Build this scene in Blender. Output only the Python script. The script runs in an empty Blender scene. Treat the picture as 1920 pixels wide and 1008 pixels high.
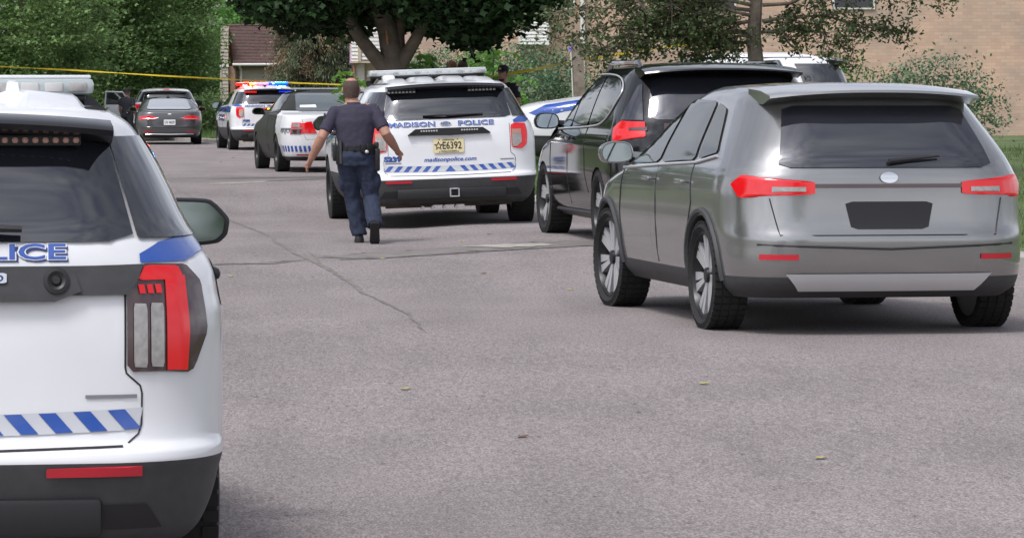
import bpy, bmesh, math, random
import numpy as np
from mathutils import Vector, Matrix

random.seed(7); rng = np.random.default_rng(11)
SC = bpy.context.scene
COL = SC.collection
R = math.radians

# ------------------------------------------------------------------ camera, sky, sun, exposure
F = 7300.0            # focal length in photograph pixels (long tele lens)
PX, PY = 600.0, 158.0 # where the lens axis meets the photograph
H = 1.65              # eye height
cam = bpy.data.cameras.new('camera'); camo = bpy.data.objects.new('camera', cam); COL.objects.link(camo)
cam.sensor_width = 36.0; cam.lens = F / 1920.0 * 36.0
cam.shift_x = (960 - PX) / 1920.0; cam.shift_y = (PY - 504) / 1920.0
cam.clip_start = 0.5; cam.clip_end = 3000
camo.location = (0, 0, H); camo.rotation_euler = (R(90), 0, 0)
SC.camera = camo

world = bpy.data.worlds.new('World'); SC.world = world; world.use_nodes = True
wn = world.node_tree.nodes; wl = world.node_tree.links
for n in list(wn): wn.remove(n)
SUN_EL, SUN_AZ = R(60), R(-140)     # azimuth measured from +Y towards +X
sky = wn.new('ShaderNodeTexSky'); sky.sky_type = 'NISHITA'; sky.sun_disc = False
sky.sun_elevation = SUN_EL; sky.sun_rotation = SUN_AZ
sky.air_density = 1.0; sky.dust_density = 3.0; sky.ozone_density = 1.0; sky.altitude = 200
bw = wn.new('ShaderNodeRGBToBW'); wl.new(sky.outputs[0], bw.inputs[0])
tc = wn.new('ShaderNodeTexCoord')
mp = wn.new('ShaderNodeMapping'); mp.inputs['Scale'].default_value = (1.2, 1.2, 2.6); wl.new(tc.outputs['Generated'], mp.inputs[0])
cl = wn.new('ShaderNodeTexNoise'); cl.inputs['Scale'].default_value = 4.5; cl.inputs['Detail'].default_value = 7; cl.inputs['Roughness'].default_value = 0.55
wl.new(mp.outputs[0], cl.inputs['Vector'])
cr = wn.new('ShaderNodeValToRGB'); cr.color_ramp.elements[0].position = .32; cr.color_ramp.elements[1].position = .72
cr.color_ramp.elements[0].color = (.60, .62, .80, 1); cr.color_ramp.elements[1].color = (1.65, 1.64, 1.64, 1)
wl.new(cl.outputs[0], cr.inputs[0])
mulc = wn.new('ShaderNodeMix'); mulc.data_type = 'RGBA'; mulc.blend_type = 'MULTIPLY'; mulc.inputs[0].default_value = 1.0
wl.new(bw.outputs[0], mulc.inputs[6]); wl.new(cr.outputs[0], mulc.inputs[7])
mixs = wn.new('ShaderNodeMix'); mixs.data_type = 'RGBA'; mixs.inputs[0].default_value = .82
wl.new(sky.outputs[0], mixs.inputs[6]); wl.new(mulc.outputs[2], mixs.inputs[7])
bg = wn.new('ShaderNodeBackground'); bg.inputs[1].default_value = 0.15
wl.new(mixs.outputs[2], bg.inputs[0])
wo = wn.new('ShaderNodeOutputWorld'); wl.new(bg.outputs[0], wo.inputs[0])

sun = bpy.data.lights.new('sun', 'SUN'); sun.energy = 1.2; sun.angle = R(14); sun.color = (1, .965, .92)
suno = bpy.data.objects.new('sun', sun); COL.objects.link(suno)
sd = Vector((math.sin(SUN_AZ) * math.cos(SUN_EL), math.cos(SUN_AZ) * math.cos(SUN_EL), math.sin(SUN_EL)))
suno.rotation_euler = sd.to_track_quat('Z', 'Y').to_euler(); suno.location = (0, 40, 60)

vs = SC.view_settings; vs.view_transform = 'Standard'; vs.look = 'None'; vs.gamma = 1.0; vs.use_curve_mapping = False
vs.exposure = 0.66
SC.cycles.use_denoising = True
SC.cycles.max_bounces = 6; SC.cycles.diffuse_bounces = 3; SC.cycles.glossy_bounces = 4; SC.cycles.transparent_max_bounces = 8

# ------------------------------------------------------------------ helpers
def at(px, d, py=None, z=None):
    """photograph pixel + distance -> a point of the street"""
    return Vector(((px - PX) * d / F, d, (H - (py - PY) * d / F) if py is not None else (z or 0.0)))

def tag(o, label=None, cat=None, group=None, kind=None):
    if label: o['label'] = label
    if cat: o['category'] = cat
    if group: o['group'] = group
    if kind: o['kind'] = kind
    return o

def empty(name, loc=(0, 0, 0), rz=0.0):
    o = bpy.data.objects.new(name, None); COL.objects.link(o)
    o.empty_display_size = .2; o.location = loc; o.rotation_euler = (0, 0, rz); return o

def mat(name, col, rough=.5, metal=0.0, coat=0.0, emit=None, estr=0.0, noise=0.0, nscale=8.0, bump=0.0, bscale=40.0, spec=.5, trans=0.0, island=0.0, sub=0.0):
    m = bpy.data.materials.new(name); m.use_nodes = True
    nt = m.node_tree; b = nt.nodes['Principled BSDF']
    b.inputs['Base Color'].default_value = (*col, 1); b.inputs['Roughness'].default_value = rough
    b.inputs['Metallic'].default_value = metal; b.inputs['Coat Weight'].default_value = coat
    b.inputs['Coat Roughness'].default_value = .05
    b.inputs['Specular IOR Level'].default_value = spec
    if trans: b.inputs['Transmission Weight'].default_value = trans
    if emit: b.inputs['Emission Color'].default_value = (*emit, 1); b.inputs['Emission Strength'].default_value = estr
    if noise or island:
        t = nt.nodes.new('ShaderNodeTexCoord'); n = nt.nodes.new('ShaderNodeTexNoise')
        n.inputs['Scale'].default_value = nscale; n.inputs['Detail'].default_value = 5
        nt.links.new(t.outputs['Object'], n.inputs['Vector'])
        hs = nt.nodes.new('ShaderNodeHueSaturation'); hs.inputs['Color'].default_value = (*col, 1)
        mr = nt.nodes.new('ShaderNodeMapRange'); mr.inputs[1].default_value = .3; mr.inputs[2].default_value = .7
        mr.inputs[3].default_value = 1 - noise; mr.inputs[4].default_value = 1 + noise
        nt.links.new(n.outputs[0], mr.inputs[0])
        if island:
            g = nt.nodes.new('ShaderNodeNewGeometry')
            m2 = nt.nodes.new('ShaderNodeMapRange'); m2.inputs[3].default_value = 1 - island; m2.inputs[4].default_value = 1 + island
            nt.links.new(g.outputs['Random Per Island'], m2.inputs[0])
            mu = nt.nodes.new('ShaderNodeMath'); mu.operation = 'MULTIPLY'
            nt.links.new(mr.outputs[0], mu.inputs[0]); nt.links.new(m2.outputs[0], mu.inputs[1])
            nt.links.new(mu.outputs[0], hs.inputs['Value'])
            m3 = nt.nodes.new('ShaderNodeMapRange'); m3.inputs[3].default_value = .485; m3.inputs[4].default_value = .515
            nt.links.new(g.outputs['Random Per Island'], m3.inputs[0]); nt.links.new(m3.outputs[0], hs.inputs['Hue'])
        else:
            nt.links.new(mr.outputs[0], hs.inputs['Value'])
        nt.links.new(hs.outputs[0], b.inputs['Base Color'])
    if bump:
        t = nt.nodes.new('ShaderNodeTexCoord'); n = nt.nodes.new('ShaderNodeTexNoise'); n.inputs['Scale'].default_value = bscale; n.inputs['Detail'].default_value = 4
        nt.links.new(t.outputs['Object'], n.inputs['Vector'])
        bp = nt.nodes.new('ShaderNodeBump'); bp.inputs['Strength'].default_value = bump; bp.inputs['Distance'].default_value = .02
        nt.links.new(n.outputs[0], bp.inputs['Height']); nt.links.new(bp.outputs[0], b.inputs['Normal'])
    if sub:   # thin leaves let light through
        tr = nt.nodes.new('ShaderNodeBsdfTranslucent'); mx = nt.nodes.new('ShaderNodeMixShader'); mx.inputs[0].default_value = sub
        src = b.inputs['Base Color'].links
        if src: nt.links.new(src[0].from_socket, tr.inputs[0])
        else: tr.inputs[0].default_value = (*col, 1)
        out = nt.nodes['Material Output']
        nt.links.new(b.outputs[0], mx.inputs[1]); nt.links.new(tr.outputs[0], mx.inputs[2]); nt.links.new(mx.outputs[0], out.inputs[0])
    return m

M = {}
def defm(k, *a, **kw): M[k] = mat(k, *a, **kw)
defm('paint_white', (.745, .755, .77), .30, coat=.7, noise=.035, nscale=2.5)
defm('paint_black', (.010, .010, .011), .06, spec=.55)
defm('paint_charcoal', (.05, .052, .05), .3, coat=.5)
defm('paint_silver', (.33, .33, .325), .26, metal=.85, coat=1.0, noise=.06, nscale=1.5)
defm('paint_darkgrey', (.085, .088, .092), .28, metal=.3, coat=1.0)
defm('cladding', (.045, .046, .048), .62, noise=.12, nscale=20, bump=.05, bscale=300)
defm('black_plastic', (.014, .014, .015), .45)
defm('black_gloss', (.01, .01, .012), .12, coat=.6)
defm('black_satin', (.012, .012, .014), .22, spec=.35)
defm('paint_duty_dark', (.030, .032, .026), .4, spec=.12)
defm('skin_brown', (.30, .155, .105), .55, noise=.08, nscale=20)
defm('hair_thin', (.085, .054, .042), .8, noise=.35, nscale=120, bump=.4, bscale=200)
defm('rubber', (.014, .014, .014), .8, noise=.25, nscale=15)
defm('glass_dark', (.014, .016, .022), .03, spec=1.0, coat=.8)
defm('glass_smoke', (.03, .036, .036), .05, spec=.9)
defm('glass_light', (.10, .12, .125), .08, spec=.9)
defm('glass_painted_sky', (.36, .38, .41), .08, spec=.9)  # pale base colour stands in for bright sky reflected in the glass
defm('chrome', (.75, .76, .77), .12, metal=1)
defm('alloy', (.60, .61, .62), .32, metal=.5)
defm('alloy_dark', (.03, .03, .032), .35, metal=.6)
defm('steel_wheel', (.02, .02, .021), .4)
defm('red_lens', (.50, .006, .010), .12, coat=.6, emit=(1, .01, .01), estr=.14)
defm('red_reflector', (.5, .015, .03), .25, coat=.5)
defm('clear_lens', (.33, .315, .30), .12, coat=.8, noise=.18, nscale=45)
defm('smoke_lens', (.06, .03, .03), .1, coat=1)
defm('lightbar_lens', (.42, .47, .475), .12, coat=.8)
defm('led_pale', (.50, .49, .48), .3)
defm('led_amber', (.45, .26, .2), .3)
defm('decal_blue', (.028, .09, .38), .25, coat=.8)
defm('decal_navy', (.02, .035, .14), .4)
defm('decal_silver', (.55, .57, .6), .4)
defm('decal_grey', (.2, .21, .23), .5)
defm('plate_yellow', (.72, .62, .36), .5)
defm('plate_white', (.75, .76, .76), .5)
defm('ink', (.015, .015, .017), .6)
defm('mirror_glass', (.62, .69, .67), .04, metal=1)
defm('mirror_dim', (.20, .235, .235), .04, metal=1)
defm('underbody', (.05, .045, .04), .7, noise=.4, nscale=9)
defm('muffler', (.16, .13, .11), .6, metal=.4, noise=.35, nscale=8)
defm('led_red_on', (.25, .0, .0), .6, emit=(1, .008, .004), estr=2.6, spec=.1)
defm('led_amber_on', (.6, .3, .02), .4, emit=(1, .38, .02), estr=3.5)
defm('led_blue_on', (.0, .02, .3), .6, emit=(.003, .035, 1), estr=2.6, spec=.1)
defm('skin', (.42, .22, .155), .55, noise=.08, nscale=20)
defm('skin_dark', (.2, .1, .07), .55)
defm('hair', (.055, .033, .025), .8, noise=.3, nscale=120, bump=.4, bscale=200)
defm('hair_red', (.2, .085, .05), .8, noise=.3, nscale=90)
defm('shirt_navy', (.036, .032, .056), .85, noise=.1, nscale=6, bump=.12, bscale=14)
defm('trouser_navy', (.019, .027, .055), .85, noise=.14, nscale=6, bump=.2, bscale=11)
defm('uniform_dark', (.015, .016, .024), .85)
defm('leather', (.011, .011, .012), .45)
defm('gold', (.6, .42, .1), .35, metal=.8)
defm('patch_white', (.6, .6, .62), .7)
defm('shirt_plain', (.18, .2, .24), .85)
defm('bark', (.15, .122, .095), .9, noise=.35, nscale=5, bump=.8, bscale=18)
defm('bark_grey', (.12, .105, .09), .9, noise=.3, nscale=6, bump=.6, bscale=20)
defm('dead_twig', (.17, .12, .095), .9, noise=.2)
defm('wood_inner', (.42, .22, .1), .8, noise=.3, nscale=30)
defm('leaf_maple', (.145, .235, .08), .55, noise=.35, nscale=.9, island=.35, sub=.42)
defm('leaf_maple_far', (.185, .29, .10), .6, noise=.35, nscale=.8, island=.35, sub=.45)
defm('leaf_light', (.12, .26, .055), .6, noise=.3, nscale=.8, island=.3, sub=.4)
defm('leaf_maple_shaded', (.020, .046, .014), .65, noise=.25, nscale=.9, island=.35, sub=.10, spec=.25)  # maple leaf colour darkened to stand in for shade inside the crown
defm('leaf_shrub', (.125, .21, .11), .6, noise=.3, nscale=1.2, island=.35, sub=.25)
defm('leaf_sumac', (.17, .36, .06), .55, noise=.2, nscale=2, island=.2, sub=.4)
defm('leaf_crab', (.085, .115, .045), .6, noise=.3, nscale=2, island=.45, sub=.25)
defm('needle_green', (.13, .16, .085), .8, noise=.35, nscale=1.5, island=.35, sub=.1)
defm('needle_brown', (.25, .175, .105), .85, noise=.3, nscale=1.5, island=.35, sub=.1)
defm('grass', (.09, .16, .035), .7, island=.4, noise=.2, sub=.3)
defm('siding_white', (.72, .71, .68), .6, noise=.05, nscale=1.5)
defm('siding_beige', (.44, .39, .32), .65, noise=.08, nscale=1.5)
defm('siding_tan', (.50, .43, .33), .65, noise=.06, nscale=1.5)
defm('trim_white', (.72, .71, .67), .5)
defm('trim_brown', (.33, .2, .13), .6, noise=.1)
defm('roof_shingle', (.125, .08, .07), .9, noise=.25, nscale=9, bump=.5, bscale=30)
defm('concrete', (.36, .34, .31), .9, noise=.15, nscale=3, bump=.3, bscale=60)
defm('post_wood', (.24, .20, .155), .9, noise=.3, nscale=12, bump=.5, bscale=40)
defm('tape_yellow', (.72, .56, .03), .45, noise=.15, nscale=5, sub=.15)
defm('sign_white', (.75, .74, .74), .5)
defm('sign_red', (.6, .05, .06), .5)
defm('crack', (.185, .162, .148), .95, noise=.3, nscale=9)
defm('leaf_fallen', (.38, .34, .1), .8, noise=.2)
defm('leaf_fallen_brown', (.14, .075, .035), .8, noise=.2)

def mesh_obj(name, verts, faces, mats, parent=None, fmat=None, smooth=False, angle=35):
    me = bpy.data.meshes.new(name)
    me.from_pydata([tuple(v) for v in verts], [], [tuple(f) for f in faces])
    for m in (mats if isinstance(mats, (list, tuple)) else [mats]): me.materials.append(M[m] if isinstance(m, str) else m)
    if fmat is not None: me.polygons.foreach_set('material_index', fmat)
    if smooth:
        me.polygons.foreach_set('use_smooth', [True] * len(me.polygons)); me.update()
        me.set_sharp_from_angle(angle=R(angle))
    me.update()
    o = bpy.data.objects.new(name, me); COL.objects.link(o)
    if parent is not None: o.parent = parent
    return o

class MB:
    """collects shapes for ONE mesh"""
    def __init__(s): s.v = []; s.f = []
    def add(s, v, f):
        n = len(s.v); s.v += [tuple(p) for p in v]; s.f += [tuple(i + n for i in q) for q in f]; return s
    def box(s, c, size, bev=0.0, rot=None):
        sx, sy, sz = [d / 2 for d in size]; b = min(bev, sx * .9, sy * .9, sz * .9)
        if b <= 0:
            P = [Vector((x, y, z)) for x in (-sx, sx) for y in (-sy, sy) for z in (-sz, sz)]
            Fc = [(0, 1, 3, 2), (4, 6, 7, 5), (0, 4, 5, 1), (2, 3, 7, 6), (0, 2, 6, 4), (1, 5, 7, 3)]
        else:
            bm = bmesh.new(); bmesh.ops.create_cube(bm, size=1.0)
            for v in bm.verts: v.co = Vector((v.co.x * 2 * sx, v.co.y * 2 * sy, v.co.z * 2 * sz))
            bmesh.ops.bevel(bm, geom=list(bm.edges), offset=b, segments=2, affect='EDGES', profile=.5)
            bm.verts.index_update(); P = [v.co.copy() for v in bm.verts]; Fc = [[v.index for v in f.verts] for f in bm.faces]; bm.free()
        if rot is not None: P = [rot @ p for p in P]
        s.add([p + Vector(c) for p in P], Fc); return s
    def tube(s, pts, rad, n=8, caps=True):
        pts = [Vector(p) for p in pts]; m = len(pts)
        if not isinstance(rad, (list, tuple)): rad = [rad] * m
        V = []; prev = None
        for i, p in enumerate(pts):
            d = (pts[min(i + 1, m - 1)] - pts[max(i - 1, 0)])
            d = d.normalized() if d.length > 1e-9 else Vector((0, 0, 1))
            if prev is None:
                a = d.cross(Vector((0, 0, 1)) if abs(d.z) < .9 else Vector((1, 0, 0))).normalized()
            else:
                a = (prev - d * prev.dot(d)); a = a.normalized() if a.length > 1e-6 else d.orthogonal().normalized()
            prev = a; b = d.cross(a); r = rad[i]
            rx, ry = (r if isinstance(r, (list, tuple)) else (r, r))
            for k in range(n):
                t = 2 * math.pi * k / n; V.append(p + a * (rx * math.cos(t)) + b * (ry * math.sin(t)))
        Fc = [(i * n + k, i * n + (k + 1) % n, (i + 1) * n + (k + 1) % n, (i + 1) * n + k) for i in range(m - 1) for k in range(n)]
        if caps: Fc += [tuple(range(n))[::-1], tuple((m - 1) * n + k for k in range(n))]
        s.add(V, Fc); return s
    def rings(s, rings, closed=True, caps=True):
        n = len(rings[0]); V = [p for r in rings for p in r]; m = len(rings)
        Fc = [(i * n + k, i * n + (k + 1) % n, (i + 1) * n + (k + 1) % n, (i + 1) * n + k) for i in range(m - 1) for k in range(n if closed else n - 1)]
        if caps: Fc += [tuple(range(n))[::-1], tuple((m - 1) * n + k for k in range(n))]
        s.add(V, Fc); return s
    def ellipsoid(s, c, r, n=14, m=9, rot=None):
        rg = []
        for i in range(1, m):
            t = math.pi * i / m
            rg.append([Vector((r[0] * math.sin(t) * math.cos(2 * math.pi * k / n), r[1] * math.sin(t) * math.sin(2 * math.pi * k / n), r[2] * math.cos(t))) for k in range(n)])
        if rot is not None: rg = [[rot @ p for p in q] for q in rg]
        s.rings([[p + Vector(c) for p in q] for q in rg]); return s
    def lathe_x(s, prof, n=28, c=(0, 0, 0)):
        """profile of (x, radius) swept round the x axis"""
        rg = [[(c[0] + x, c[1] + r * math.cos(2 * math.pi * k / n), c[2] + r * math.sin(2 * math.pi * k / n)) for k in range(n)] for x, r in prof]
        s.rings(rg, True, True); return s
    def build(s, name, mats, parent=None, smooth=True, angle=35):
        return mesh_obj(name, s.v, s.f, mats, parent, None, smooth, angle)

def pchip(xs, ys, q):
    xs = np.asarray(xs, float); ys = np.asarray(ys, float); h = np.diff(xs); dl = np.diff(ys) / h
    m = np.zeros(len(xs)); m[0] = dl[0]; m[-1] = dl[-1]
    for i in range(1, len(xs) - 1):
        if dl[i - 1] * dl[i] > 0: m[i] = 2 * dl[i - 1] * dl[i] / (dl[i - 1] + dl[i])
    i = np.clip(np.searchsorted(xs, q, side='right') - 1, 0, len(xs) - 2); t = (q - xs[i]) / h[i]
    return ((2 * t**3 - 3 * t**2 + 1) * ys[i] + (t**3 - 2 * t**2 + t) * h[i] * m[i] + (-2 * t**3 + 3 * t**2) * ys[i + 1] + (t**3 - t**2) * h[i] * m[i + 1])

def round_poly(p, r=.25, it=2):
    """soften a polygon's corners (Chaikin with ratio r)"""
    for _ in range(it):
        q = []
        for i in range(len(p)):
            a, b = p[i], p[(i + 1) % len(p)]
            q += [(a[0] + (b[0] - a[0]) * r, a[1] + (b[1] - a[1]) * r), (b[0] + (a[0] - b[0]) * r, b[1] + (a[1] - b[1]) * r)]
        p = q; r = .25
    return p

def scan_patch(poly, fn, K=10, Mn=10):
    """fill a polygon (single span in u for each v) with a grid and lay it on a surface through fn(u, v)"""
    vs_ = sorted(set([round(b, 5) for _, b in poly])); lo, hi = vs_[0], vs_[-1]
    lv = sorted(set(list(np.linspace(lo + 1e-5, hi - 1e-5, K)) + [v for v in vs_[1:-1]]))
    V = []; rows = []
    for v in lv:
        us = []
        for i in range(len(poly)):
            (a, b), (c, d) = poly[i], poly[(i + 1) % len(poly)]
            if (b - v) * (d - v) <= 0 and abs(d - b) > 1e-9: us.append(a + (c - a) * (v - b) / (d - b))
        if len(us) < 2: continue
        u0, u1 = min(us), max(us); rows.append(len(V))
        V += [fn(u0 + (u1 - u0) * k / Mn, v) for k in range(Mn + 1)]
    Fc = [(rows[i] + k, rows[i] + k + 1, rows[i + 1] + k + 1, rows[i + 1] + k) for i in range(len(rows) - 1) for k in range(Mn)]
    return V, Fc

_txt = {}
def text2d(s, bold=0.0, shear=0.0):
    key = (s, bold, shear)
    if key not in _txt:
        cu = bpy.data.curves.new('t', 'FONT'); cu.body = s; cu.offset = bold; cu.shear = shear; cu.resolution_u = 3
        o = bpy.data.objects.new('t', cu); COL.objects.link(o)
        me = bpy.data.meshes.new_from_object(o.evaluated_get(bpy.context.evaluated_depsgraph_get()))
        P = np.array([v.co[:2] for v in me.vertices]); Fc = [list(p.vertices) for p in me.polygons]
        bpy.data.objects.remove(o); bpy.data.curves.remove(cu); bpy.data.meshes.remove(me)
        P -= P.min(0); _txt[key] = (P / P.max(0), Fc)
    return _txt[key]

def text_obj(name, s, m, parent, fn, u0, v0, w, h, bold=.03, shear=0.0):
    P, Fc = text2d(s, bold, shear)
    return mesh_obj(name, [fn(u0 + a * w, v0 + b * h) for a, b in P], Fc, m, parent)

# ------------------------------------------------------------------ vehicle hull: stacked plan outlines
class Hull:
    # row: z, y_rear, y_front, half width, rear corner depth, rear corner width, front corner depth, front corner width, taper
    def __init__(s, rows, capz):
        r = np.array(rows, float); t = np.arange(len(r)); q = np.linspace(0, len(r) - 1, (len(r) - 1) * 5 + 1)
        s.L = np.stack([pchip(t, r[:, c], q) for c in range(r.shape[1])], 1); s.capz = capz
        s.zl = s.L[:, 0]; s.rg = np.stack([s._ring(l) for l in s.L]); s.zmax = s.zl[-1]
        d = np.diff(s.rg, axis=1); s.S = np.concatenate([np.zeros((len(s.rg), 1)), np.cumsum(np.hypot(d[..., 0], d[..., 1]), 1)], 1)
    def _ring(s, l):
        z, yr, yf, w, rc, cw, rf, cf, tk = l; p = 2.3
        P = [(x, yr) for x in np.linspace(0, w - cw, 9)]
        for t in np.linspace(0, 1, 11)[1:]:
            a = t * math.pi / 2; P.append((w - cw + cw * math.sin(a) ** (2 / p), yr + rc - rc * math.cos(a) ** (2 / p) if t < 1 else yr + rc))
        P += [(w, y) for y in np.linspace(yr + rc, yf - rf, 42)[1:]]
        for t in np.linspace(0, 1, 11)[1:]:
            a = t * math.pi / 2; P.append((w - cf + cf * (math.cos(a) ** (2 / p) if t < 1 else 0), yf - rf + rf * math.sin(a) ** (2 / p)))
        P += [(x, yf) for x in np.linspace(w - cf, 0, 9)[1:]]
        P = np.array(P); ym = (yr + yf) / 2; hl = (yf - yr) / 2
        P[:, 1] += np.where(P[:, 1] < ym, .05 * (P[:, 0] / w) ** 2, -.05 * (P[:, 0] / w) ** 2)
        P[:, 0] *= 1 - tk * ((P[:, 1] - ym) / hl) ** 2
        return P
    def _lv(s, z):
        z = min(max(z, s.zl[0]), s.zl[-1]); i = int(np.clip(np.searchsorted(s.zl, z) - 1, 0, len(s.zl) - 2))
        return i, (z - s.zl[i]) / (s.zl[i + 1] - s.zl[i])
    def _w(s, a, z):
        i, t = s._lv(z); P = []
        for k in (i, i + 1): P.append((np.interp(a, s.S[k], s.rg[k][:, 0]), np.interp(a, s.S[k], s.rg[k][:, 1])))
        return Vector((P[0][0] * (1 - t) + P[1][0] * t, P[0][1] * (1 - t) + P[1][1] * t, z))
    def wrap(s, a, z, off=.006):
        """a = way along the outline from the middle of the tail (right positive)"""
        g = -1 if a < 0 else 1; a = abs(a); p = s._w(a, z)
        du = s._w(a + .01, z) - s._w(max(a - .01, 0), z); dz = s._w(a, min(z + .012, s.zmax)) - s._w(a, z - .012)
        n = du.cross(dz); n.normalize(); p = p + n * off
        return Vector((g * p.x, p.y, p.z))
    def _sd(s, y, z):
        i, t = s._lv(z); x = [np.interp(y, s.rg[k][:, 1], s.rg[k][:, 0]) for k in (i, i + 1)]
        return Vector((x[0] * (1 - t) + x[1] * t, y, z))
    def side(s, y, z, off=.006, g=1):
        p = s._sd(y, z); dy = s._sd(y + .02, z) - s._sd(y - .02, z); dz = s._sd(y, min(z + .012, s.zmax)) - s._sd(y, z - .012)
        n = dy.cross(dz); n = n.normalized() if n.length > 1e-9 else Vector((1, 0, 0))
        if n.x < 0: n = -n
        p = p + n * off; return Vector((g * p.x, p.y, p.z))
    def front(s, x, z, off=.006):
        i, t = s._lv(z); ys = []
        for k in (i, i + 1):
            P = s.rg[k][30:][::-1]; ys.append(np.interp(abs(x), P[:, 0], P[:, 1]))
        return Vector((x, ys[0] * (1 - t) + ys[1] * t + off, z))
    def roof(s, x, y):
        l = s.L[-1]; ym = (l[1] + l[2]) / 2; hl = (l[2] - l[1]) / 2
        f = min(1, max(abs(x) / l[3], abs(y - ym) / hl)); return s.zmax + (s.capz - s.zmax) * (1 - f ** 2.2)
    def mesh(s, fm):
        V = []; Fc = []; n = None; base = []
        def full(P, z): return [(x, y, z) for x, y in P] + [(-x, y, z) for x, y in P[-2:0:-1]]
        l = s.rg[0]; cy = (l[0, 1] + l[-1, 1]) / 2; rings = [full(np.stack([l[:, 0] * .8, cy + (l[:, 1] - cy) * .95], 1), s.zl[0] + .03)]
        rings += [full(P, z) for P, z in zip(s.rg, s.zl)]
        l = s.rg[-1]; cy = (l[0, 1] + l[-1, 1]) / 2
        for f in (.94, .82, .64, .42, .18):
            rings.append(full(np.stack([l[:, 0] * f, cy + (l[:, 1] - cy) * f], 1), s.zmax + (s.capz - s.zmax) * (1 - f ** 2.2)))
        n = len(rings[0]); V = [p for r in rings for p in r]
        Fc = [(i * n + k, i * n + (k + 1) % n, (i + 1) * n + (k + 1) % n, (i + 1) * n + k) for i in range(len(rings) - 1) for k in range(n)]
        Fc += [tuple(range(n))[::-1], tuple((len(rings) - 1) * n + k for k in range(n))]
        Va = np.array(V); fmv = [fm(Va[list(q)].mean(0)) for q in Fc]
        return V, Fc, fmv

def cut_wheels(o, hull, axles, rad, zc, width, dark):
    """real wheel wells: cylinders taken out of the body"""
    cuts = []
    for y in axles:
        for g in (-1, 1):
            x0, x1 = width - .36, width + .3
            mb = MB().lathe_x([(x0, rad), (x1, rad)], 36, (0, y, zc))
            c = mesh_obj('cut', [(g * x, yy, z) for x, yy, z in mb.v], [f if g > 0 else f[::-1] for f in mb.f], list(o.data.materials))
            c.data.polygons.foreach_set('material_index', [dark] * len(c.data.polygons)); cuts.append(c)
            b = o.modifiers.new('b', 'BOOLEAN'); b.operation = 'DIFFERENCE'; b.object = c; b.solver = 'EXACT'
    bpy.context.view_layer.update()
    me = bpy.data.meshes.new_from_object(o.evaluated_get(bpy.context.evaluated_depsgraph_get()))
    o.modifiers.clear(); old = o.data; o.data = me; bpy.data.meshes.remove(old)
    for c in cuts:
        d = c.data; bpy.data.objects.remove(c); bpy.data.meshes.remove(d)
    me.polygons.foreach_set('use_smooth', [True] * len(me.polygons)); me.set_sharp_from_angle(angle=R(32))

CONTACTS = []
def pose_car(root, x, d, axle, yaw, z=0.0, roll=0.0, pitch=0.0, wb=3.0, hw=.95):
    """stand a vehicle with its rear axle over (x, d)"""
    yw = R(yaw); fw = Vector((-math.sin(yw), math.cos(yw), 0)); rt = Vector((math.cos(yw), math.sin(yw), 0))
    p = Vector((x, d, z)) - fw * axle
    root.location = p; root.rotation_euler = (R(pitch), R(-roll), yw)
    bpy.context.view_layer.update()
    mw = root.matrix_basis.copy()
    for yy in (axle, axle + wb):
        for g in (-1, 1): CONTACTS.append(tuple(mw @ Vector((g * hw, yy, 0))))

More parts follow.
